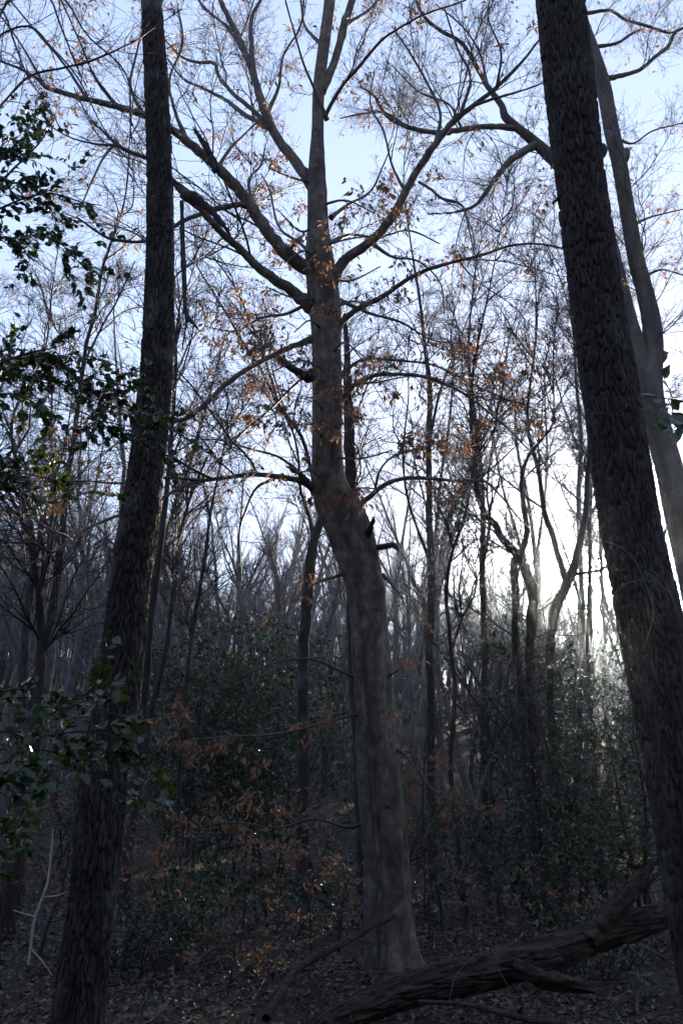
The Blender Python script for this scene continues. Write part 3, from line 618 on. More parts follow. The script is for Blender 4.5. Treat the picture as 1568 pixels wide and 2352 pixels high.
traced_tree('slim_tree', 'slim straight grey tree right of the beech, rising well above the thicket',
    [[(992, 1960, 22), (990, 1750, 20), (989, 1579, 18), (985, 1479, 18), (991, 1379, 18), (989, 1279, 17), (985, 1179, 15), (984, 1030, 14), (986, 890, 12), (975, 800, 9), (965, 700, 7)],
     [(992, 1300, 10), (960, 1220, 7), (935, 1140, 6), (925, 1040, 5)], [(986, 1010, 8), (1010, 900, 6), (1040, 820, 4)]], 19, 'mid_bark', n=45)
traced_tree('slim_tree', 'slender dark tree with thin trunk midway between the beech and the twin stemmed tree',
    [[(1114, 1900, 18), (1112, 1705, 16), (1114, 1579, 15), (1112, 1479, 15), (1109, 1379, 14), (1106, 1279, 13), (1109, 1179, 12), (1100, 1050, 11), (1085, 920, 9), (1075, 800, 6)],
     [(1110, 1290, 8), (1125, 1200, 6), (1118, 1130, 5), (1130, 1020, 4)]], 18, 'dark_bark', n=42)
traced_tree('sapling', 'crooked thin sapling with a wavy dark stem right of the beech',
    [[(1072, 2190, 15), (1054, 1962, 12), (1034, 1762, 11), (1044, 1604, 10), (1039, 1529, 10), (1029, 1429, 9), (1024, 1354, 9), (1039, 1264, 8), (1069, 1179, 7), (1090, 1060, 5), (1140, 940, 4)],
     [(1035, 1500, 7), (1060, 1420, 5), (1090, 1360, 4)]], 12.0, 'dark_bark', n=33, h_extra=1.5)
traced_tree('forked_tree', 'forked tree whose two arms part just left of the low sun',
    [[(1282, 1960, 22), (1270, 1750, 20), (1264, 1579, 18), (1264, 1479, 20), (1276, 1394, 22), (1300, 1344, 22), (1324, 1279, 18), (1344, 1179, 14), (1350, 1080, 11), (1365, 960, 8)],
     [(1300, 1340, 15), (1280, 1270, 14), (1262, 1210, 13), (1250, 1179, 12), (1235, 1080, 10), (1210, 960, 7)],
     [(1310, 1320, 9), (1350, 1315, 8), (1385, 1305, 6), (1415, 1270, 4)]], 15, 'mid_bark', n=51, leaf=150)
traced_tree('slim_tree', 'thin dark trunk standing right under the low sun among the holly',
    [[(1385, 2060, 18), (1372, 1900, 16), (1360, 1700, 14), (1352, 1530, 13), (1352, 1380, 11), (1354, 1250, 9), (1345, 1130, 7), (1350, 1000, 5)]], 16.5, 'dark_bark', n=30)
traced_tree('pale_tree', 'pale straight tree partly hidden by holly, just left of the low sun',
    [[(1350, 1900, 15), (1348, 1700, 13), (1342, 1500, 12), (1333, 1300, 12), (1328, 1150, 11), (1333, 1000, 9), (1322, 880, 7), (1315, 760, 5)], [(1330, 1120, 7), (1350, 1020, 5), (1365, 930, 4)], [(1326, 1030, 6), (1295, 940, 4), (1270, 850, 3)]], 23, 'pale_bark', n=40)
traced_tree('pole_tree', 'very thin straight stem crossing the low sun itself',
    [[(1362, 1850, 10), (1360, 1600, 9), (1356, 1400, 8), (1354, 1250, 7), (1357, 1120, 6), (1362, 1000, 5), (1370, 900, 4)]], 25, 'mid_bark', n=24)
traced_tree('pole_tree', 'very thin grey stem between the low sun and the leaning black trunk',
    [[(1398, 1850, 10), (1392, 1600, 9), (1384, 1400, 9), (1378, 1250, 8), (1372, 1120, 6), (1366, 1000, 5)]], 27, 'pale_bark', n=24)
traced_tree('pale_tree', 'pale slim tree bending left, close behind the twin stemmed tree',
    [[(1248, 1880, 13), (1240, 1600, 12), (1236, 1400, 11), (1228, 1280, 10), (1212, 1150, 8), (1185, 1020, 6), (1175, 900, 5)], [(1228, 1290, 7), (1246, 1180, 6), (1256, 1060, 5), (1252, 950, 4)]], 24, 'pale_bark', n=36)
traced_tree('pale_tree', 'pale slender tree between the slim grey tree and the wavy sapling',
    [[(1018, 1850, 12), (1010, 1600, 11), (1002, 1400, 10), (1000, 1250, 9), (1012, 1100, 7), (1030, 980, 6), (1040, 860, 5)], [(1001, 1260, 7), (975, 1150, 5), (950, 1050, 4)]], 25, 'pale_bark', n=36)
traced_tree('leaning_tree', 'slender tree leaning right at the far left, its stem crossing the white sky',
    [[(60, 1800, 28), (80, 1594, 22), (95, 1529, 20), (110, 1454, 19), (125, 1379, 18), (135, 1304, 17), (145, 1204, 15), (158, 1080, 13), (170, 1014, 12), (185, 889, 10), (200, 789, 9), (220, 714, 8), (235, 620, 7), (262, 540, 6), (290, 440, 4)],
     [(140, 1250, 9), (100, 1190, 7), (70, 1120, 6), (40, 1030, 4)], [(195, 830, 6), (240, 740, 5), (270, 690, 4), (310, 600, 3)]], 12.5, 'mid_bark', n=39, leaf=250)
traced_tree('dark_tree', 'dark upright tree at the far left edge behind the leaning slender tree',
    [[(50, 1900, 26), (52, 1700, 22), (55, 1529, 19), (65, 1404, 18), (78, 1304, 17), (70, 1200, 13), (45, 1090, 10), (30, 960, 7)],
     [(76, 1300, 10), (95, 1220, 8), (120, 1120, 6), (150, 1020, 4)]], 17, 'dark_bark', n=42)
traced_tree('sapling', 'thin crooked dark sapling between the left furrowed trunk and the lone dark tree',
    [[(415, 1750, 11), (425, 1604, 10), (435, 1504, 10), (450, 1404, 10), (465, 1329, 9), (480, 1204, 7), (495, 1120, 5), (520, 1000, 4)]], 14, 'dark_bark', n=33, h_extra=1.5, leaf=120)
traced_tree('brown_tree', 'brownish trunk seen close against the right side of the left furrowed trunk',
    [[(290, 2040, 20), (310, 1850, 18), (335, 1579, 16), (345, 1454, 15), (357, 1340, 15), (372, 1229, 14), (386, 1100, 11), (398, 950, 9), (405, 800, 7), (400, 640, 5)]], 13, 'mid_bark', n=24, t0=.45)
traced_tree('slim_tree', 'short stretch of grey brown trunk low down, right of the left furrowed trunk',
    [[(278, 2110, 24), (285, 2002, 20), (300, 1912, 18), (320, 1812, 16), (345, 1650, 14), (380, 1500, 12), (400, 1350, 9), (420, 1200, 7)]], 15.5, 'mid_bark', n=30)
traced_tree('grey_brown_tree', 'grey brown trunk leaning right in the bottom left corner',
    [[(8, 2170, 44), (35, 1962, 38), (66, 1787, 32), (85, 1650, 29), (95, 1500, 22), (88, 1350, 15), (60, 1220, 10)]], 10.5, 'mid_bark', n=18, h_extra=2)
traced_tree('leaning_tree', 'bare pale trunk leaning steeply right, low down left of the twin stems',
    [[(1108, 1800, 13), (1139, 1729, 13), (1164, 1679, 12), (1184, 1619, 11), (1210, 1560, 8), (1250, 1480, 5)]], 16, 'pale_bark', n=9, h_extra=0)
traced_tree('sapling', 'thin straight sapling on the leaf litter nearest the right side of the beech',
    [[(1016, 2200, 8), (1009, 2062, 7), (984, 1962, 6), (970, 1850, 5), (975, 1740, 4)]], 11, 'dark_bark', n=5, h_extra=0)
traced_tree('sapling', 'thin sapling on the litter midway between the wavy sapling and the twin stemmed tree',
    [[(1152, 2180, 12), (1141, 2040, 10), (1129, 1962, 8), (1127, 1787, 7), (1140, 1650, 5), (1150, 1550, 3)]], 12, 'dark_bark', n=5, h_extra=0)

# dark branches that reach in over the top left from a sapling standing outside the picture
def reach(label, stems, Y, material='dark_twig', dens=9, leafy=0, base=None, w=1.0, cat='tree', name='overhanging_tree'):
    acc = Acc(); cr = Acc(); lp = []
    b0 = at(*stems[0][0][:2], Y)
    root = thing(name, label, cat, (b0[0], b0[1], float(gz(b0[0], b0[1]))))
    tr = spline(np.array([[b0[0] - 0.05, b0[1], gz(b0[0], b0[1]) - 0.1, .05], [b0[0] + .05, b0[1], b0[2] * .5, .042], [*b0, .03], [b0[0] + .05, b0[1] + .1, b0[2] + 2.5, .008]]), 30)
    rough_tube(acc, tr[:, :3], tr[:, 3], 10, .03); acc.build('trunk', M['dark_bark'], root)
    for st in stems:
        C, r = trace(st, Y, Y, w); a = Acc(); rough_tube(a, C, r, 6, .03); a.build('branch', M[material], root)
        P0, D0, L, rr = sprout(C[None], r[None], dens, .15, 1, (25, 60), (.12, .35), .6, .1, .05)
        C1, r1 = grow(P0, D0, np.clip(L, .2, 1.5), np.clip(rr, .0015, .005), 7, .14, .02); cr.tubes(C1, r1, 4)
        P0, D0, L, rr = sprout(C1, r1, 6, .1, 1, (25, 60), (.3, .6), .7)
        C2, r2 = grow(P0, D0, L, np.clip(rr, .001, .002), 4, .12, 0, .4); cr.tubes(C2, r2, 3)
    cr.build('twigs', M[material], root, 'stuff')
    return root
reach('dark sapling whose thin arching branches reach in over the top left corner',
    [[(-160, 330, 12), (-20, 262, 6), (65, 178, 6), (150, 155, 5), (210, 140, 5), (300, 100, 4), (345, 70, 3), (420, 20, 2)],
     [(-160, 300, 10), (-60, 60, 6), (0, 20, 5), (35, 100, 5), (65, 178, 4), (110, 240, 3), (140, 300, 2)],
     [(-160, 340, 10), (-40, 120, 5), (60, 60, 5), (120, 110, 4), (180, 180, 4), (230, 280, 3), (265, 330, 2)],
     [(-160, 350, 10), (-20, -40, 5), (100, -20, 5), (140, 60, 5), (175, 150, 4), (200, 200, 3)],
     [(-160, 360, 10), (60, -60, 5), (150, 0, 5), (200, 80, 4), (290, 170, 4), (300, 300, 3), (305, 340, 2)]], 5.2, dens=13)

# ---------------------------------------------------------------- evergreens
def holly(label, stem, boughs, Y, per=8, nleaf=7, size=(.045, .07), stemw=0.05, name='holly_tree', cat='holly', seedY=.5, lob=(0.25, .6), singles=300):
    b0 = at(*stem, Y); g = float(gz(b0[0], b0[1]))
    root = thing(name, label, cat, (b0[0], b0[1], g))
    a = Acc(); q = spline(np.array([[b0[0] + .1, b0[1], g - .1, stemw], [b0[0] - .05, b0[1] + .05, (g + b0[2]) / 2, stemw * .8], [*b0, stemw * .5], [b0[0] + .1, b0[1], b0[2] + .8, stemw * .15]]), 30)
    rough_tube(a, q[:, :3], q[:, 3], 9, .03); a.build('stem', M['mid_bark'], root)
    tw = Acc(); P_, D_ = [], []
    for bi, pts in enumerate(boughs):
        Yb = Y + rng.uniform(-seedY, seedY)
        C, r = trace(pts, Yb, Yb + rng.uniform(-.3, .3)); b = Acc(); rough_tube(b, C, r, 6, .04); b.build('bough', M['dark_twig'], root)
        P0, D0, L, rr = sprout(C[None], r[None], per, .05, 1, (25, 70), (.1, .3), .6, .5)
        C1, r1 = grow(P0, D0, rng.uniform(*lob, len(P0)), np.clip(rr, .0018, .004), 6, .16, .0, .4); tw.tubes(C1, r1, 4)
        for s in range(nleaf):
            t = rng.uniform(.15, 1, len(C1)) * 6; ai = np.minimum(t.astype(int), 5); f = (t - ai)[:, None]; ar = np.arange(len(C1))
            P_.append(C1[ar, ai] * (1 - f) + C1[ar, ai + 1] * f); D_.append(norm(C1[ar, ai + 1] - C1[ar, ai]) + rng.normal(0, .75, (len(C1), 3)))
    tw.build('twigs', M['dark_twig'], root, 'stuff')
    P_ = np.concatenate(P_); D_ = norm(np.concatenate(D_) + np.array([0, 0, -.25])); N = len(P_)
    put_leaves(root, P_, D_, norm(rng.normal(0, .6, (N, 3)) + np.array([0, -.5, .8])), rng.uniform(*size, N), 'holly', M['holly_leaf'], M['holly_leaf_single'], singles)
    return root
holly('tall holly whose glossy green sprays enter at the left edge against the sky', (-150, 900),
    [[(-120, 520, 6), (-20, 440, 6), (40, 380, 5), (90, 330, 4), (125, 275, 3)],
     [(-120, 540, 6), (0, 480, 5), (60, 455, 4), (120, 445, 4), (190, 465, 3), (235, 472, 2)],
     [(-120, 580, 6), (0, 545, 5), (45, 560, 3), (70, 600, 2)], [(-120, 480, 6), (-10, 420, 4), (30, 395, 3), (60, 400, 2)],
     [(-120, 500, 5), (-30, 380, 4), (10, 330, 3), (50, 310, 2)], [(60, 520, 4), (110, 545, 3), (160, 585, 2), (225, 630, 2)],
     [(-120, 900, 7), (-20, 880, 6), (60, 865, 5), (150, 885, 4), (220, 915, 3), (290, 945, 2)],
     [(-120, 880, 6), (0, 835, 5), (60, 812, 4), (120, 800, 3), (150, 790, 2)], [(110, 820, 4), (170, 850, 4), (220, 870, 3), (285, 885, 2)],
     [(-120, 930, 5), (0, 905, 4), (70, 920, 4), (130, 965, 3), (165, 1005, 2)], [(-120, 900, 6), (-10, 860, 4), (40, 850, 3), (80, 850, 2)],
     [(200, 960, 4), (270, 975, 3), (330, 985, 3), (395, 1003, 2)],
     [(-120, 1100, 5), (20, 1085, 4), (90, 1095, 3), (150, 1115, 3), (240, 1160, 2)], [(-120, 1090, 5), (-20, 1110, 3), (30, 1130, 2)]],
    4.4, 17, 17, size=(.036, .06), seedY=.35, lob=(.15, .45))
holly('low holly with broad dark leaves spreading in front of the foot of the left trunk', (-120, 1760),
    [[(-120, 1640, 7), (0, 1610, 6), (90, 1600, 5), (180, 1615, 4), (290, 1650, 3), (385, 1690, 2)],
     [(-120, 1700, 7), (20, 1680, 6), (120, 1690, 5), (220, 1720, 4), (310, 1745, 3), (390, 1750, 2)],
     [(-120, 1780, 7), (20, 1750, 5), (110, 1755, 4), (200, 1780, 3), (300, 1800, 2)],
     [(100, 1650, 5), (170, 1610, 4), (230, 1575, 3), (290, 1565, 2)], [(-120, 1620, 5), (0, 1590, 4), (70, 1580, 3), (120, 1590, 2)],
     [(-120, 1740, 6), (10, 1720, 5), (80, 1720, 4), (150, 1735, 3), (210, 1760, 2)], [(-120, 1800, 5), (0, 1790, 4), (60, 1800, 3), (120, 1800, 2)],
     [(100, 1690, 5), (200, 1680, 4), (290, 1700, 3), (350, 1720, 2)], 
     [(-120, 1900, 5), (-20, 1890, 3), (20, 1890, 3), (60, 1900, 2)], [(-120, 1960, 5), (-40, 1945, 3), (30, 1960, 2)]],
    4.0, 10, 10, size=(.04, .075), seedY=.45, lob=(.1, .34))
holly('few blurred green leaves poking in at the right edge above the grey trunk', (1700, 1000),
    [[(1700, 930, 9), (1640, 915, 7), (1590, 920, 5), (1550, 925, 4), (1510, 935, 3)], [(1700, 1000, 8), (1620, 985, 6), (1570, 975, 4), (1540, 985, 2)]], 1.6, 6, 3, size=(.036, .055), seedY=.0, name='holly_sprig', lob=(.05, .12), stemw=.02)

def shrub(label, x, y, h, w, nl, size=(.035, .055), name='evergreen_shrub', cat='shrub', group=None, flat=.5, leafm='holly_leaf', stems=5, low=.05, hang=-.2, kind='small', rs=(.15, .45)):
    g = float(gz(x, y)); root = thing(name, label, cat, (x, y, g), group)
    tw = Acc(); P0 = np.repeat(np.array([[x, y, g - .05]]), stems, 0) + rng.normal(0, 1, (stems, 3)) * np.array([w * .15, w * .15, 0])
    C0, r0 = grow(P0, np.array([0, 0, 1.0]) + rng.normal(0, .16, (stems, 3)), np.full(stems, h) * rng.uniform(.7, 1, stems), np.full(stems, .012 + h * .006), 12, .07, .05)
    for c_, r_ in zip(C0, r0):
        st = Acc(); st.tubes(c_[None], r_[None], 7); st.build('stem', M['dark_bark'], root)
    P1, D1, L, rr = sprout(C0, r0, max(6, int(h * 7)), low, 1, (50, 85), (.3, .5), .5, flat, .05)
    L = w * rng.uniform(.35, .75, len(P1)) * np.clip(1.25 - (P1[:, 2] - g) / h, .25, 1)
    C1, r1 = grow(P1, D1, L, np.clip(rr, .003, .01), 8, .13, 0); tw.tubes(C1, r1, 4)
    P2, D2, L, rr = sprout(C1, r1, 7, .15, 1, (30, 65), (.25, .5), .6, flat)
    C2, r2 = grow(P2, D2, np.clip(L, rs[0], rs[1] * 2), np.clip(rr, .0015, .004), 5, .13, 0); tw.tubes(C2, r2, 3)
    tw.build('twigs', M['dark_twig'], root, 'stuff')
    clump = rng.random(len(C2)) ** 1.3; pk = rng.choice(len(C2), nl, p=clump / clump.sum()); t = rng.uniform(.1, 1, nl) * 5; ai = np.minimum(t.astype(int), 4); f = (t - ai)[:, None]
    P = C2[pk, ai] * (1 - f) + C2[pk, ai + 1] * f; D = norm(norm(C2[pk, ai + 1] - C2[pk, ai]) + rng.normal(0, .7, (nl, 3)) + np.array([0, 0, hang]))
    nn = norm(rng.normal(0, .55, (nl, 3)) + np.array([0, 0, 1])) if hang > -.5 else norm(rng.normal(0, 1, (nl, 3)))
    obj('leaves', leaves_mesh('leaves', P, leaf_frames(D, nn), rng.uniform(*size, nl), kind, M[leafm]), root, 'stuff')
    return root
def gpos(px, Y): return (px - 784) / F * Y * math.cos(PITCH)        # sideways offset near eye level
SH = [(1395, 15.2, 5.0, 4.4, 8500, 'tall glossy holly directly below the low sun'),
      (1290, 11.0, 1.1, 2.6, 2600, 'low holly in front of the twin stemmed tree'),
      (1475, 11.5, 4.2, 2.6, 4200, 'glinting holly tight beside the leaning black trunk'),
      (1130, 14.5, 1.8, 3.0, 1500, 'dark holly thicket behind the wavy sapling'),
      (980, 13.5, 1.5, 2.4, 1800, 'small dark evergreen right behind the beech foot'),
      (1270, 17.5, 4.6, 3.6, 4000, 'holly with spreading shoots left under the sun, behind the twin stems'),
      (560, 22.0, 7.5, 6.5, 6500, 'broad dark evergreen mass between the lone dark tree and left trunk'),
      (660, 26.0, 7.0, 6.0, 4000, 'dark evergreen farther back beside the lone dark tree'),
      (440, 24.0, 5.5, 6.0, 3500, 'dark evergreen behind the crooked dark sapling'),
      (120, 16.0, 3.2, 4.0, 2600, 'shadowy evergreen behind the left leaning trees'),
      (640, 11.5, 0.9, 2.4, 1800, 'low evergreen patch on the slope left of the beech'),
      (480, 9.5, 0.6, 1.8, 900, 'small green seedlings just right of the left trunk'),
      (1340, 8.6, 0.5, 1.2, 500, 'small green plant behind the right end of the fallen log'),
      (300, 9.0, 0.45, 1.5, 500, 'low green seedlings close behind the left trunk')]
for (px, Y, h, w, nl, lab) in SH:
    shrub(lab, gpos(px, Y), Y, h, w, int(nl * 2.4), size=(.045, .07) if Y < 20 else (.09, .15), low=.05 if h < 3 else .12)
# beech saplings that keep their russet leaves
BS = [(640, 10.5, 1.5, 2.8, 520, 'russet leaved beech sapling left of the beech trunk'), (480, 12.0, 1.4, 2.8, 520, 'russet leaved beech sapling under the dark evergreens'),
      (330, 9.0, 1.6, 2.0, 420, 'low russet beech sprays beside the left trunk'), (90, 9.5, 2.0, 2.2, 520, 'russet beech brush left of the left trunk'),
      (930, 13.0, 3.4, 2.4, 600, 'russet beech sapling close behind the beech, right side'), (1060, 10.5, 1.7, 2.0, 420, 'russet sprays beside the wavy sapling'),
      (1180, 9.0, 0.9, 1.4, 220, 'small russet sprays just behind the fallen log'), (760, 9.6, 1.2, 1.8, 420, 'russet sprays on the left of the beech foot'),
      (560, 8.2, 0.8, 1.6, 320, 'low russet brush in the shadow at the bottom middle')]
for (px, Y, h, w, nl, lab) in BS:
    shrub(lab, gpos(px, Y), Y, h * .85, w, int(nl * .6), (.05, .08), 'beech_sapling', 'sapling', None, .8, 'beech_leaf', 2, .2, -.9, 'beech')

# low green ground cover and brush
acc = Acc(); n_ = 1700
bx = rng.uniform(-1, 1, n_); by = 6 + 30 * rng.random(n_) ** .8; bx = bx * (2 + by * .55)
P0 = np.stack([bx, by, gz(bx, by) - .02], 1)
C0, r0 = grow(P0, np.array([0, 0, 1.0]) + rng.normal(0, .35, (n_, 3)), rng.uniform(.3, 1.0, n_) * np.clip(by / 11, .4, 1.5), rng.uniform(.002, .006, n_), 6, .14, 0); acc.tubes(C0, r0, 3)
P1, D1, L, rr = sprout(C0, r0, 5, .2, 1, (30, 65), (.3, .6), .6); C1, r1 = grow(P1, D1, L, np.clip(rr, .001, .003), 4, .15, 0); acc.tubes(C1, r1, 3)
acc.build('undergrowth', M['dark_twig'], None, 'stuff')
N = 10000; pk = rng.integers(0, len(C1), N); P = C1[pk, -1]
obj('ground_cover', leaves_mesh('ground_cover', P, leaf_frames(norm(rng.normal(0, 1, (N, 3))), norm(rng.normal(0, .5, (N, 3)) + [0, 0, 1])), rng.uniform(.04, .07, N), 'small', M['holly_leaf']), kind='stuff')

# ---------------------------------------------------------------- fallen wood
n_ = 700; ty = 4 + 14 * rng.random(n_) ** 1.1; tx = rng.uniform(-1, 1, n_) * (1.5 + ty * .5)
C0, r0 = grow(np.stack([tx, ty, gz(tx, ty) + .05], 1), np.stack([rng.normal(0, 1, n_), rng.normal(0, 1, n_), rng.normal(0, .06, n_)], 1), rng.uniform(.2, 1.3, n_), rng.uniform(.003, .009, n_), 6, .1, 0)
C0[..., 2] = gz(C0[..., 0], C0[..., 1]) + .045 + rng.uniform(0, .05, (n_, 1)); a = Acc(); a.tubes(C0, r0, 4); a.build('fallen_twigs', M['twig'], None, 'stuff')
log = thing('fallen_log', 'long fallen tree trunk with peeling bark lying across the bottom right', 'log', at(984, 2262, 6.3))
def log_mesh(pts, Y0, Y1, name, k=110, jag=True, w=1.0):
    C, r = trace(pts, Y0, Y1, w, n=260); T = norm(np.gradient(C, axis=0)); U = norm(np.cross(T, [0, 0, 1.0])); Vv = np.cross(U, T)
    th = np.arange(k)[None] * 2 * math.pi / k; s = np.linspace(0, 1, 260)[:, None]
    Ltot = np.linalg.norm(np.diff(C, axis=0), axis=1).sum(); TH, SS = np.broadcast_arrays(th, s * Ltot)
    f1, f2, idv = worley((TH / (2 * math.pi) * 16 + .3 * np.sin(SS * 4 + TH)) % 16, SS / .30 + 30 + .6 * np.sin(TH * 3), 16, 77)
    f1b, f2b, idb = worley((TH / (2 * math.pi) * 44) % 44, SS / .22 + 60 + idv, 44, 78)
    rad = r[:, None] * .66 * (1 + .10 * np.sin(TH * 2 + SS * 1.7) + .06 * np.sin(TH * 3 - SS * 4.1)) + .034 * (np.clip((f2 - f1 - .03) / .14, 0, 1) * (idv > .25) * (.4 + .6 * idv)) + .012 * np.clip((f2b - f1b) / .4, 0, 1) * idb
    end = np.clip((s - .93) / .07, 0, 1); off = end * .12 * np.sin(th * 3 + 1) + end * .08 * np.sin(th * 7)
    P = C[:, None] + rad[..., None] * (np.cos(th)[..., None] * U[:, None] + np.sin(th)[..., None] * Vv[:, None]) + off[..., None] * T[:, None] * (1 if jag else 0)
    V = np.vstack([P.reshape(-1, 3), C[-1] - T[-1] * .03]); j = np.arange(k); i = np.arange(259)[:, None]
    q4 = np.stack(np.broadcast_arrays(i * k + j, i * k + (j + 1) % k, (i + 1) * k + (j + 1) % k, (i + 1) * k + j), -1).reshape(-1, 4)
    e = 259 * k; cap = np.stack([e + j, e + (j + 1) % k, np.full(k, 260 * k)], 1)
    return obj(name, mesh(name, V, [q4, cap], M['dead_wood']), log)
log_mesh([(560, 2440, 50), (700, 2385, 62), (784, 2338, 66), (884, 2295, 76), (984, 2262, 84), (1134, 2224, 88), (1284, 2185, 80), (1409, 2140, 68), (1470, 2118, 62), (1522, 2103, 54)], 5.9, 7.2, 'log_trunk')
log_mesh([(1350, 2160, 50), (1385, 2115, 44), (1429, 2068, 36), (1455, 2035, 28), (1479, 2005, 16)], 6.9, 7.1, 'stub', 24)
log_mesh([(1180, 2225, 50), (1230, 2240, 40), (1280, 2254, 30), (1330, 2266, 14)], 6.55, 6.4, 'stub', 24)
fb = thing('fallen_branch', 'bare fallen branch leaning up against the foot of the beech', 'branch', at(626, 2312, 6.6))
C, r = trace([(610, 2340, 20), (640, 2290, 19), (680, 2230, 18), (730, 2195, 17), (784, 2168, 16), (850, 2130, 14), (905, 2104, 9)], 6.4, 8.2); a = Acc(); rough_tube(a, C, r, 10, .06); a.build('limb', M['dead_wood'], fb)
P0, D0, L, rr = sprout(C[None], r[None], 7, .1, .9, (40, 70), (.1, .3), .3); C1, r1 = grow(P0, D0, L, np.clip(rr, .002, .006), 6, .2, 0); a = Acc(); a.tubes(C1, r1, 4); a.build('twigs', M['dead_wood'], fb, 'stuff')
fb = thing('fallen_branch', 'thin dead branch lying on the litter just below the fallen log', 'branch', at(1064, 2307, 5.9))
C, r = trace([(960, 2300, 8), (1064, 2307, 11), (1134, 2322, 12), (1209, 2342, 13), (1290, 2350, 9)], 6.0, 5.7); a = Acc(); rough_tube(a, C, r, 8, .06); a.build('limb', M['mid_bark'], fb)
P0, D0, L, rr = sprout(C[None], r[None], 6, .1, .9, (30, 60), (.2, .5), .4); C1, r1 = grow(P0, D0, L, np.clip(rr, .002, .006), 6, .15, 0); a = Acc(); a.tubes(C1, r1, 4); a.build('twigs', M['mid_bark'], fb, 'stuff')
fb = thing('dead_sapling', 'pale bleached crooked dead stem left of the left furrowed trunk', 'branch', at(72, 2190, 8.0))
for st in ([(66, 2215, 5), (70, 2187, 6), (80, 2112, 7), (107, 2037, 6), (118, 1965, 5), (122, 1900, 3)], [(84, 2105, 4), (60, 2100, 3), (30, 2090, 2)], [(100, 2060, 4), (130, 2058, 3), (150, 2050, 2)], [(72, 2180, 4), (100, 2210, 3), (120, 2240, 2)]):
    C, r = trace(st, 8.0, 8.0); a = Acc(); rough_tube(a, C, r, 7, .05); a.build('stem', M['pale_wood'], fb)
vn = thing('vine', 'pale thin dry vine hanging over the fallen log', 'vine', at(1084, 2202, 5.9))
for st in ([(1030, 2300, 2), (1036, 2275, 3), (1046, 2240, 3), (1084, 2200, 3), (1110, 2186, 2), (1150, 2190, 1.5)], [(1130, 2180, 2), (1140, 2200, 2.5), (1146, 2230, 2.5), (1166, 2265, 2), (1175, 2300, 1.5)], [(770, 2280, 2), (792, 2310, 3), (805, 2335, 3), (815, 2370, 2)], [(820, 2320, 2), (860, 2290, 2.5), (880, 2250, 2), (884, 2225, 1.5)]):
    C, r = trace(st, 5.9, 5.9, .6); a = Acc(); rough_tube(a, C, r, 5, .03); a.build('stem', M['pale_bark'], vn)
vn = thing('vine', 'thin bare vine trailing over the leaning black trunk', 'vine', at(1479, 1479, 4.35))
for st in ([(1389, 1244, 2), (1420, 1255, 2.5), (1455, 1285, 3), (1484, 1350, 3), (1499, 1404, 3), (1490, 1450, 2.5), (1478, 1485, 2)], [(1400, 1370, 1.5), (1440, 1340, 2), (1500, 1335, 2), (1545, 1370, 1.5)], [(1470, 1300, 2), (1520, 1330, 2), (1560, 1420, 1.5)], [(1330, 948, 1.5), (1370, 950, 2), (1420, 945, 1.5), (1445, 930, 1)]):
    C, r = trace(st, 4.33, 4.3); a = Acc(); rough_tube(a, C, r, 5, .03); a.build('stem', M['twig'], vn)

# ---------------------------------------------------------------- trees farther back: a few kinds, copied
def forest_kind(seed, h, r0, crown, simple=False):
    a = Acc(); base = np.array([[0, 0, -.3]]); d = np.array([[rng.normal(0, .06), rng.normal(0, .06), 1.0]])
    C, r = grow(base, d, np.array([h]), np.array([r0]), 16, .085, .045, .12)
    a.tubes(C, r, 6 if simple else 9)
    if rng.random() < .6:
        P0, D0, L, rr = sprout(C, r, 1, .35, .6, (15, 28), (.5, .65), .75); Cf, rf = grow(P0, D0, L, rr, 12, .06, .06, .1); a.tubes(Cf, rf, 6)
        allC, allr = [C, Cf], [r, rf]
    else: allC, allr = [C], [r]
    c = Acc()
    for C_, r_ in zip(allC, allr):
        P0, D0, L, rr = sprout(C_, r_, crown[0], .22, 1, (25, 65), (.14, .34), .5, 0, .3)
        C1, r1 = grow(P0, D0, np.clip(L, .5, 5), np.clip(rr, .012, .06), 7, .14, .06); c.tubes(C1, r1, 3 if simple else 4)
        P0, D0, L, rr = sprout(C1, r1, crown[1], .12, 1, (25, 55), (.3, .55), .6, 0, .1)
        C2, r2 = grow(P0, D0, L, np.clip(rr, .008, .016), 4, .15, .04); c.tubes(C2, r2, 3)
        if crown[2]:
            P0, D0, L, rr = sprout(C2, r2, crown[2], .15, 1, (25, 50), (.35, .6), .7)
            C3, r3 = grow(P0, D0, L, np.clip(rr, .005, .009), 3, .15, .03, .5); c.tubes(C3, r3, 3)
    return a, c
kinds = []
for s in range(6):
    h = [16, 19, 11, 17, 8, 20][s]; a, c = forest_kind(s, h, [.15, .24, .09, .17, .05, .20][s], (22, 8, 5))
    quads = lambda A: np.concatenate(A.F)
    kinds.append((mesh('trunk', np.concatenate(a.V), quads(a), M[['mid_bark', 'pale_bark'][s % 2]]), mesh('crown', np.concatenate(c.V), quads(c), M['skylit_twig'])))
def gap(x, y):     # keeps open the line towards the sun
    return abs(x * math.cos(SUN_AZ) - y * math.sin(SUN_AZ)) < 0.75
rk = rng; rng = np.random.default_rng(23)
placed = 0; tries = 0; spots = []; kind_objs = {}
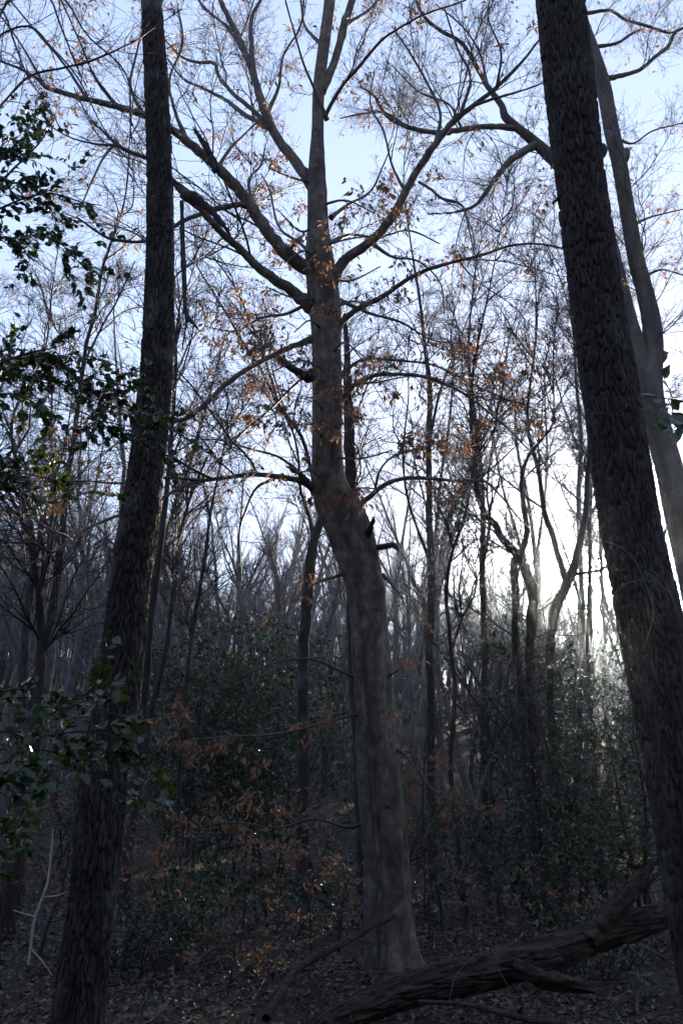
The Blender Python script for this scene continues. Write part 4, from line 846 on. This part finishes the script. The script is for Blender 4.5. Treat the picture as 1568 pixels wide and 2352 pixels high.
while placed < 255 and tries < 9000:
    tries += 1
    y = 25 + 60 * rng.random() ** .75; x = (rng.uniform(-1, 1) if placed % 4 else rng.uniform(.36, .66)) * (y * .52 + 2)
    if gap(x, y) or any((x - a) ** 2 + (y - b) ** 2 < 2.6 for a, b in spots): continue
    spots.append((x, y)); placed += 1
    s = rng.uniform(.8, 1.15) * (1.0 - .18 * (x > 6 and y > 30)); g = float(gz(x, y))
    k = int(rng.integers(0, 6)); px_ = 784 + F * x / (y * .96)
    where = ['at the far left edge', 'behind the left furrowed trunk', 'between the left trunk and lone dark tree', 'behind the big beech', 'between the beech and the twin stems', 'around the low sun', 'behind the leaning black trunk'][int(np.searchsorted([200, 390, 700, 900, 1180, 1400], px_))]
    look = ['slender dark', 'stout pale', 'short thin dark', 'tall pale', 'small spindly dark', 'tall thick pale'][k]
    dist = look + ' tree at mid distance ' if y < 45 else look + ' tree on the far hillside '
    t = thing('bare_tree', dist + where, 'tree', (x, y, g), dist.replace('tree', 'trees') + where)
    t.rotation_euler = (float(rng.normal(0, .05)), float(rng.normal(0, .05)), float(rng.uniform(0, 6.28))); t.scale = (s, s, s)
    kind_objs[k] = (obj('trunk', kinds[k][0], t, None, (0, 0, 0)), obj('crown', kinds[k][1], t, 'stuff', (0, 0, 0)))
# the wood that closes the hillside, and goes on round the place the photograph was taken from
pts, idx, scl, rot, lean = [], [], [], [], []
def wood_point(x, y, s):
    pts.append((x, y, float(gz(x, y)))); lean.append(rng.normal(0, .09)); idx.append(int(rng.integers(0, 6))); scl.append(s * rng.uniform(.8, 1.12)); rot.append(rng.uniform(0, 6.28))
for i in range(1150):
    y = 62 + 70 * rng.random() ** .85; x = rng.uniform(-1, 1) * y * .58
    wood_point(x, y, (.94 - .14 * (x > y * .2) - .08 * (x > y * .08)) * (.86 + .14 * math.sin(x * .13 + y * .07)))
for i in range(260):  # unseen trees beside and behind the camera, put in to block skylight
    x = rng.uniform(-45, 45); y = rng.uniform(-45, 24)
    if (y > -3 and abs(x) < 3.5 + .62 * max(y, 0)) or math.hypot(x, y) < 3: continue
    if x > 0 and y > 0 and abs(x * math.cos(SUN_AZ) - y * math.sin(SUN_AZ)) < 2: continue
    wood_point(x, y, 1.0)
me = bpy.data.meshes.new('far_woods'); me.from_pydata(pts, [], [])
for nm, ty, val in (('kind_index', 'INT', idx), ('size', 'FLOAT', scl), ('turn', 'FLOAT', rot), ('lean', 'FLOAT', lean)):
    a = me.attributes.new(nm, ty, 'POINT'); a.data.foreach_set('value', val)
fw = obj('far_woods', me, None, 'stuff')
g = bpy.data.node_groups.new('woods', 'GeometryNodeTree')
g.interface.new_socket('Geometry', in_out='INPUT', socket_type='NodeSocketGeometry'); g.interface.new_socket('Geometry', in_out='OUTPUT', socket_type='NodeSocketGeometry')
gi = g.nodes.new('NodeGroupInput'); go = g.nodes.new('NodeGroupOutput'); ip = g.nodes.new('GeometryNodeInstanceOnPoints'); allj = g.nodes.new('GeometryNodeJoinGeometry')
for k in reversed(range(6)):
    jn = g.nodes.new('GeometryNodeJoinGeometry'); g2 = g.nodes.new('GeometryNodeGeometryToInstance')
    for o in kind_objs[k]:
        oi = g.nodes.new('GeometryNodeObjectInfo'); oi.inputs['Object'].default_value = o; oi.transform_space = 'ORIGINAL'
        g.links.new(oi.outputs['Geometry'], jn.inputs[0])
    g.links.new(jn.outputs[0], g2.inputs[0]); g.links.new(g2.outputs[0], allj.inputs[0])
def named(nm, ty):
    a = g.nodes.new('GeometryNodeInputNamedAttribute'); a.data_type = ty; a.inputs['Name'].default_value = nm; return a.outputs['Attribute']
ip.inputs['Pick Instance'].default_value = True
g.links.new(gi.outputs[0], ip.inputs['Points']); g.links.new(allj.outputs[0], ip.inputs['Instance'])
g.links.new(named('kind_index', 'INT'), ip.inputs['Instance Index'])
cx = g.nodes.new('ShaderNodeCombineXYZ'); g.links.new(named('turn', 'FLOAT'), cx.inputs['Z']); g.links.new(named('lean', 'FLOAT'), cx.inputs['Y']); g.links.new(cx.outputs[0], ip.inputs['Rotation'])
c2 = g.nodes.new('ShaderNodeCombineXYZ'); sz = named('size', 'FLOAT')
for q_ in range(3): g.links.new(sz, c2.inputs[q_])
g.links.new(c2.outputs[0], ip.inputs['Scale']); g.links.new(ip.outputs[0], go.inputs[0])
fw.modifiers.new('woods', 'NODES').node_group = g

# ---------------------------------------------------------------- haze
hz = bpy.data.materials.new('haze'); hz.use_nodes = True; n = hz.node_tree; n.nodes.clear()
out = n.nodes.new('ShaderNodeOutputMaterial'); pv = n.nodes.new('ShaderNodeVolumePrincipled')
pv.inputs['Color'].default_value = (0.64, 0.81, 1.0, 1); pv.inputs['Density'].default_value = 0.0006; pv.inputs['Anisotropy'].default_value = 0.935
n.links.new(pv.outputs[0], out.inputs['Volume'])
V = np.array([(sx, sy, sz) for sx in (-250, 250) for sy in (-62, 262) for sz in (-14, 36)], float)
Fb = np.array([(0, 1, 3, 2), (4, 6, 7, 5), (0, 4, 5, 1), (2, 3, 7, 6), (0, 2, 6, 4), (1, 5, 7, 3)])
HAZE = True
if HAZE: obj('haze', mesh('haze', V, Fb, hz, smooth=False), kind='stuff')
print('beech side branches', sum(1 for o in S.objects if o.name.startswith('side_branch') and o.parent and o.parent.parent == beech))
tot = sum(len(m.polygons) for m in bpy.data.meshes); print('faces', tot, 'objects', len(S.objects))
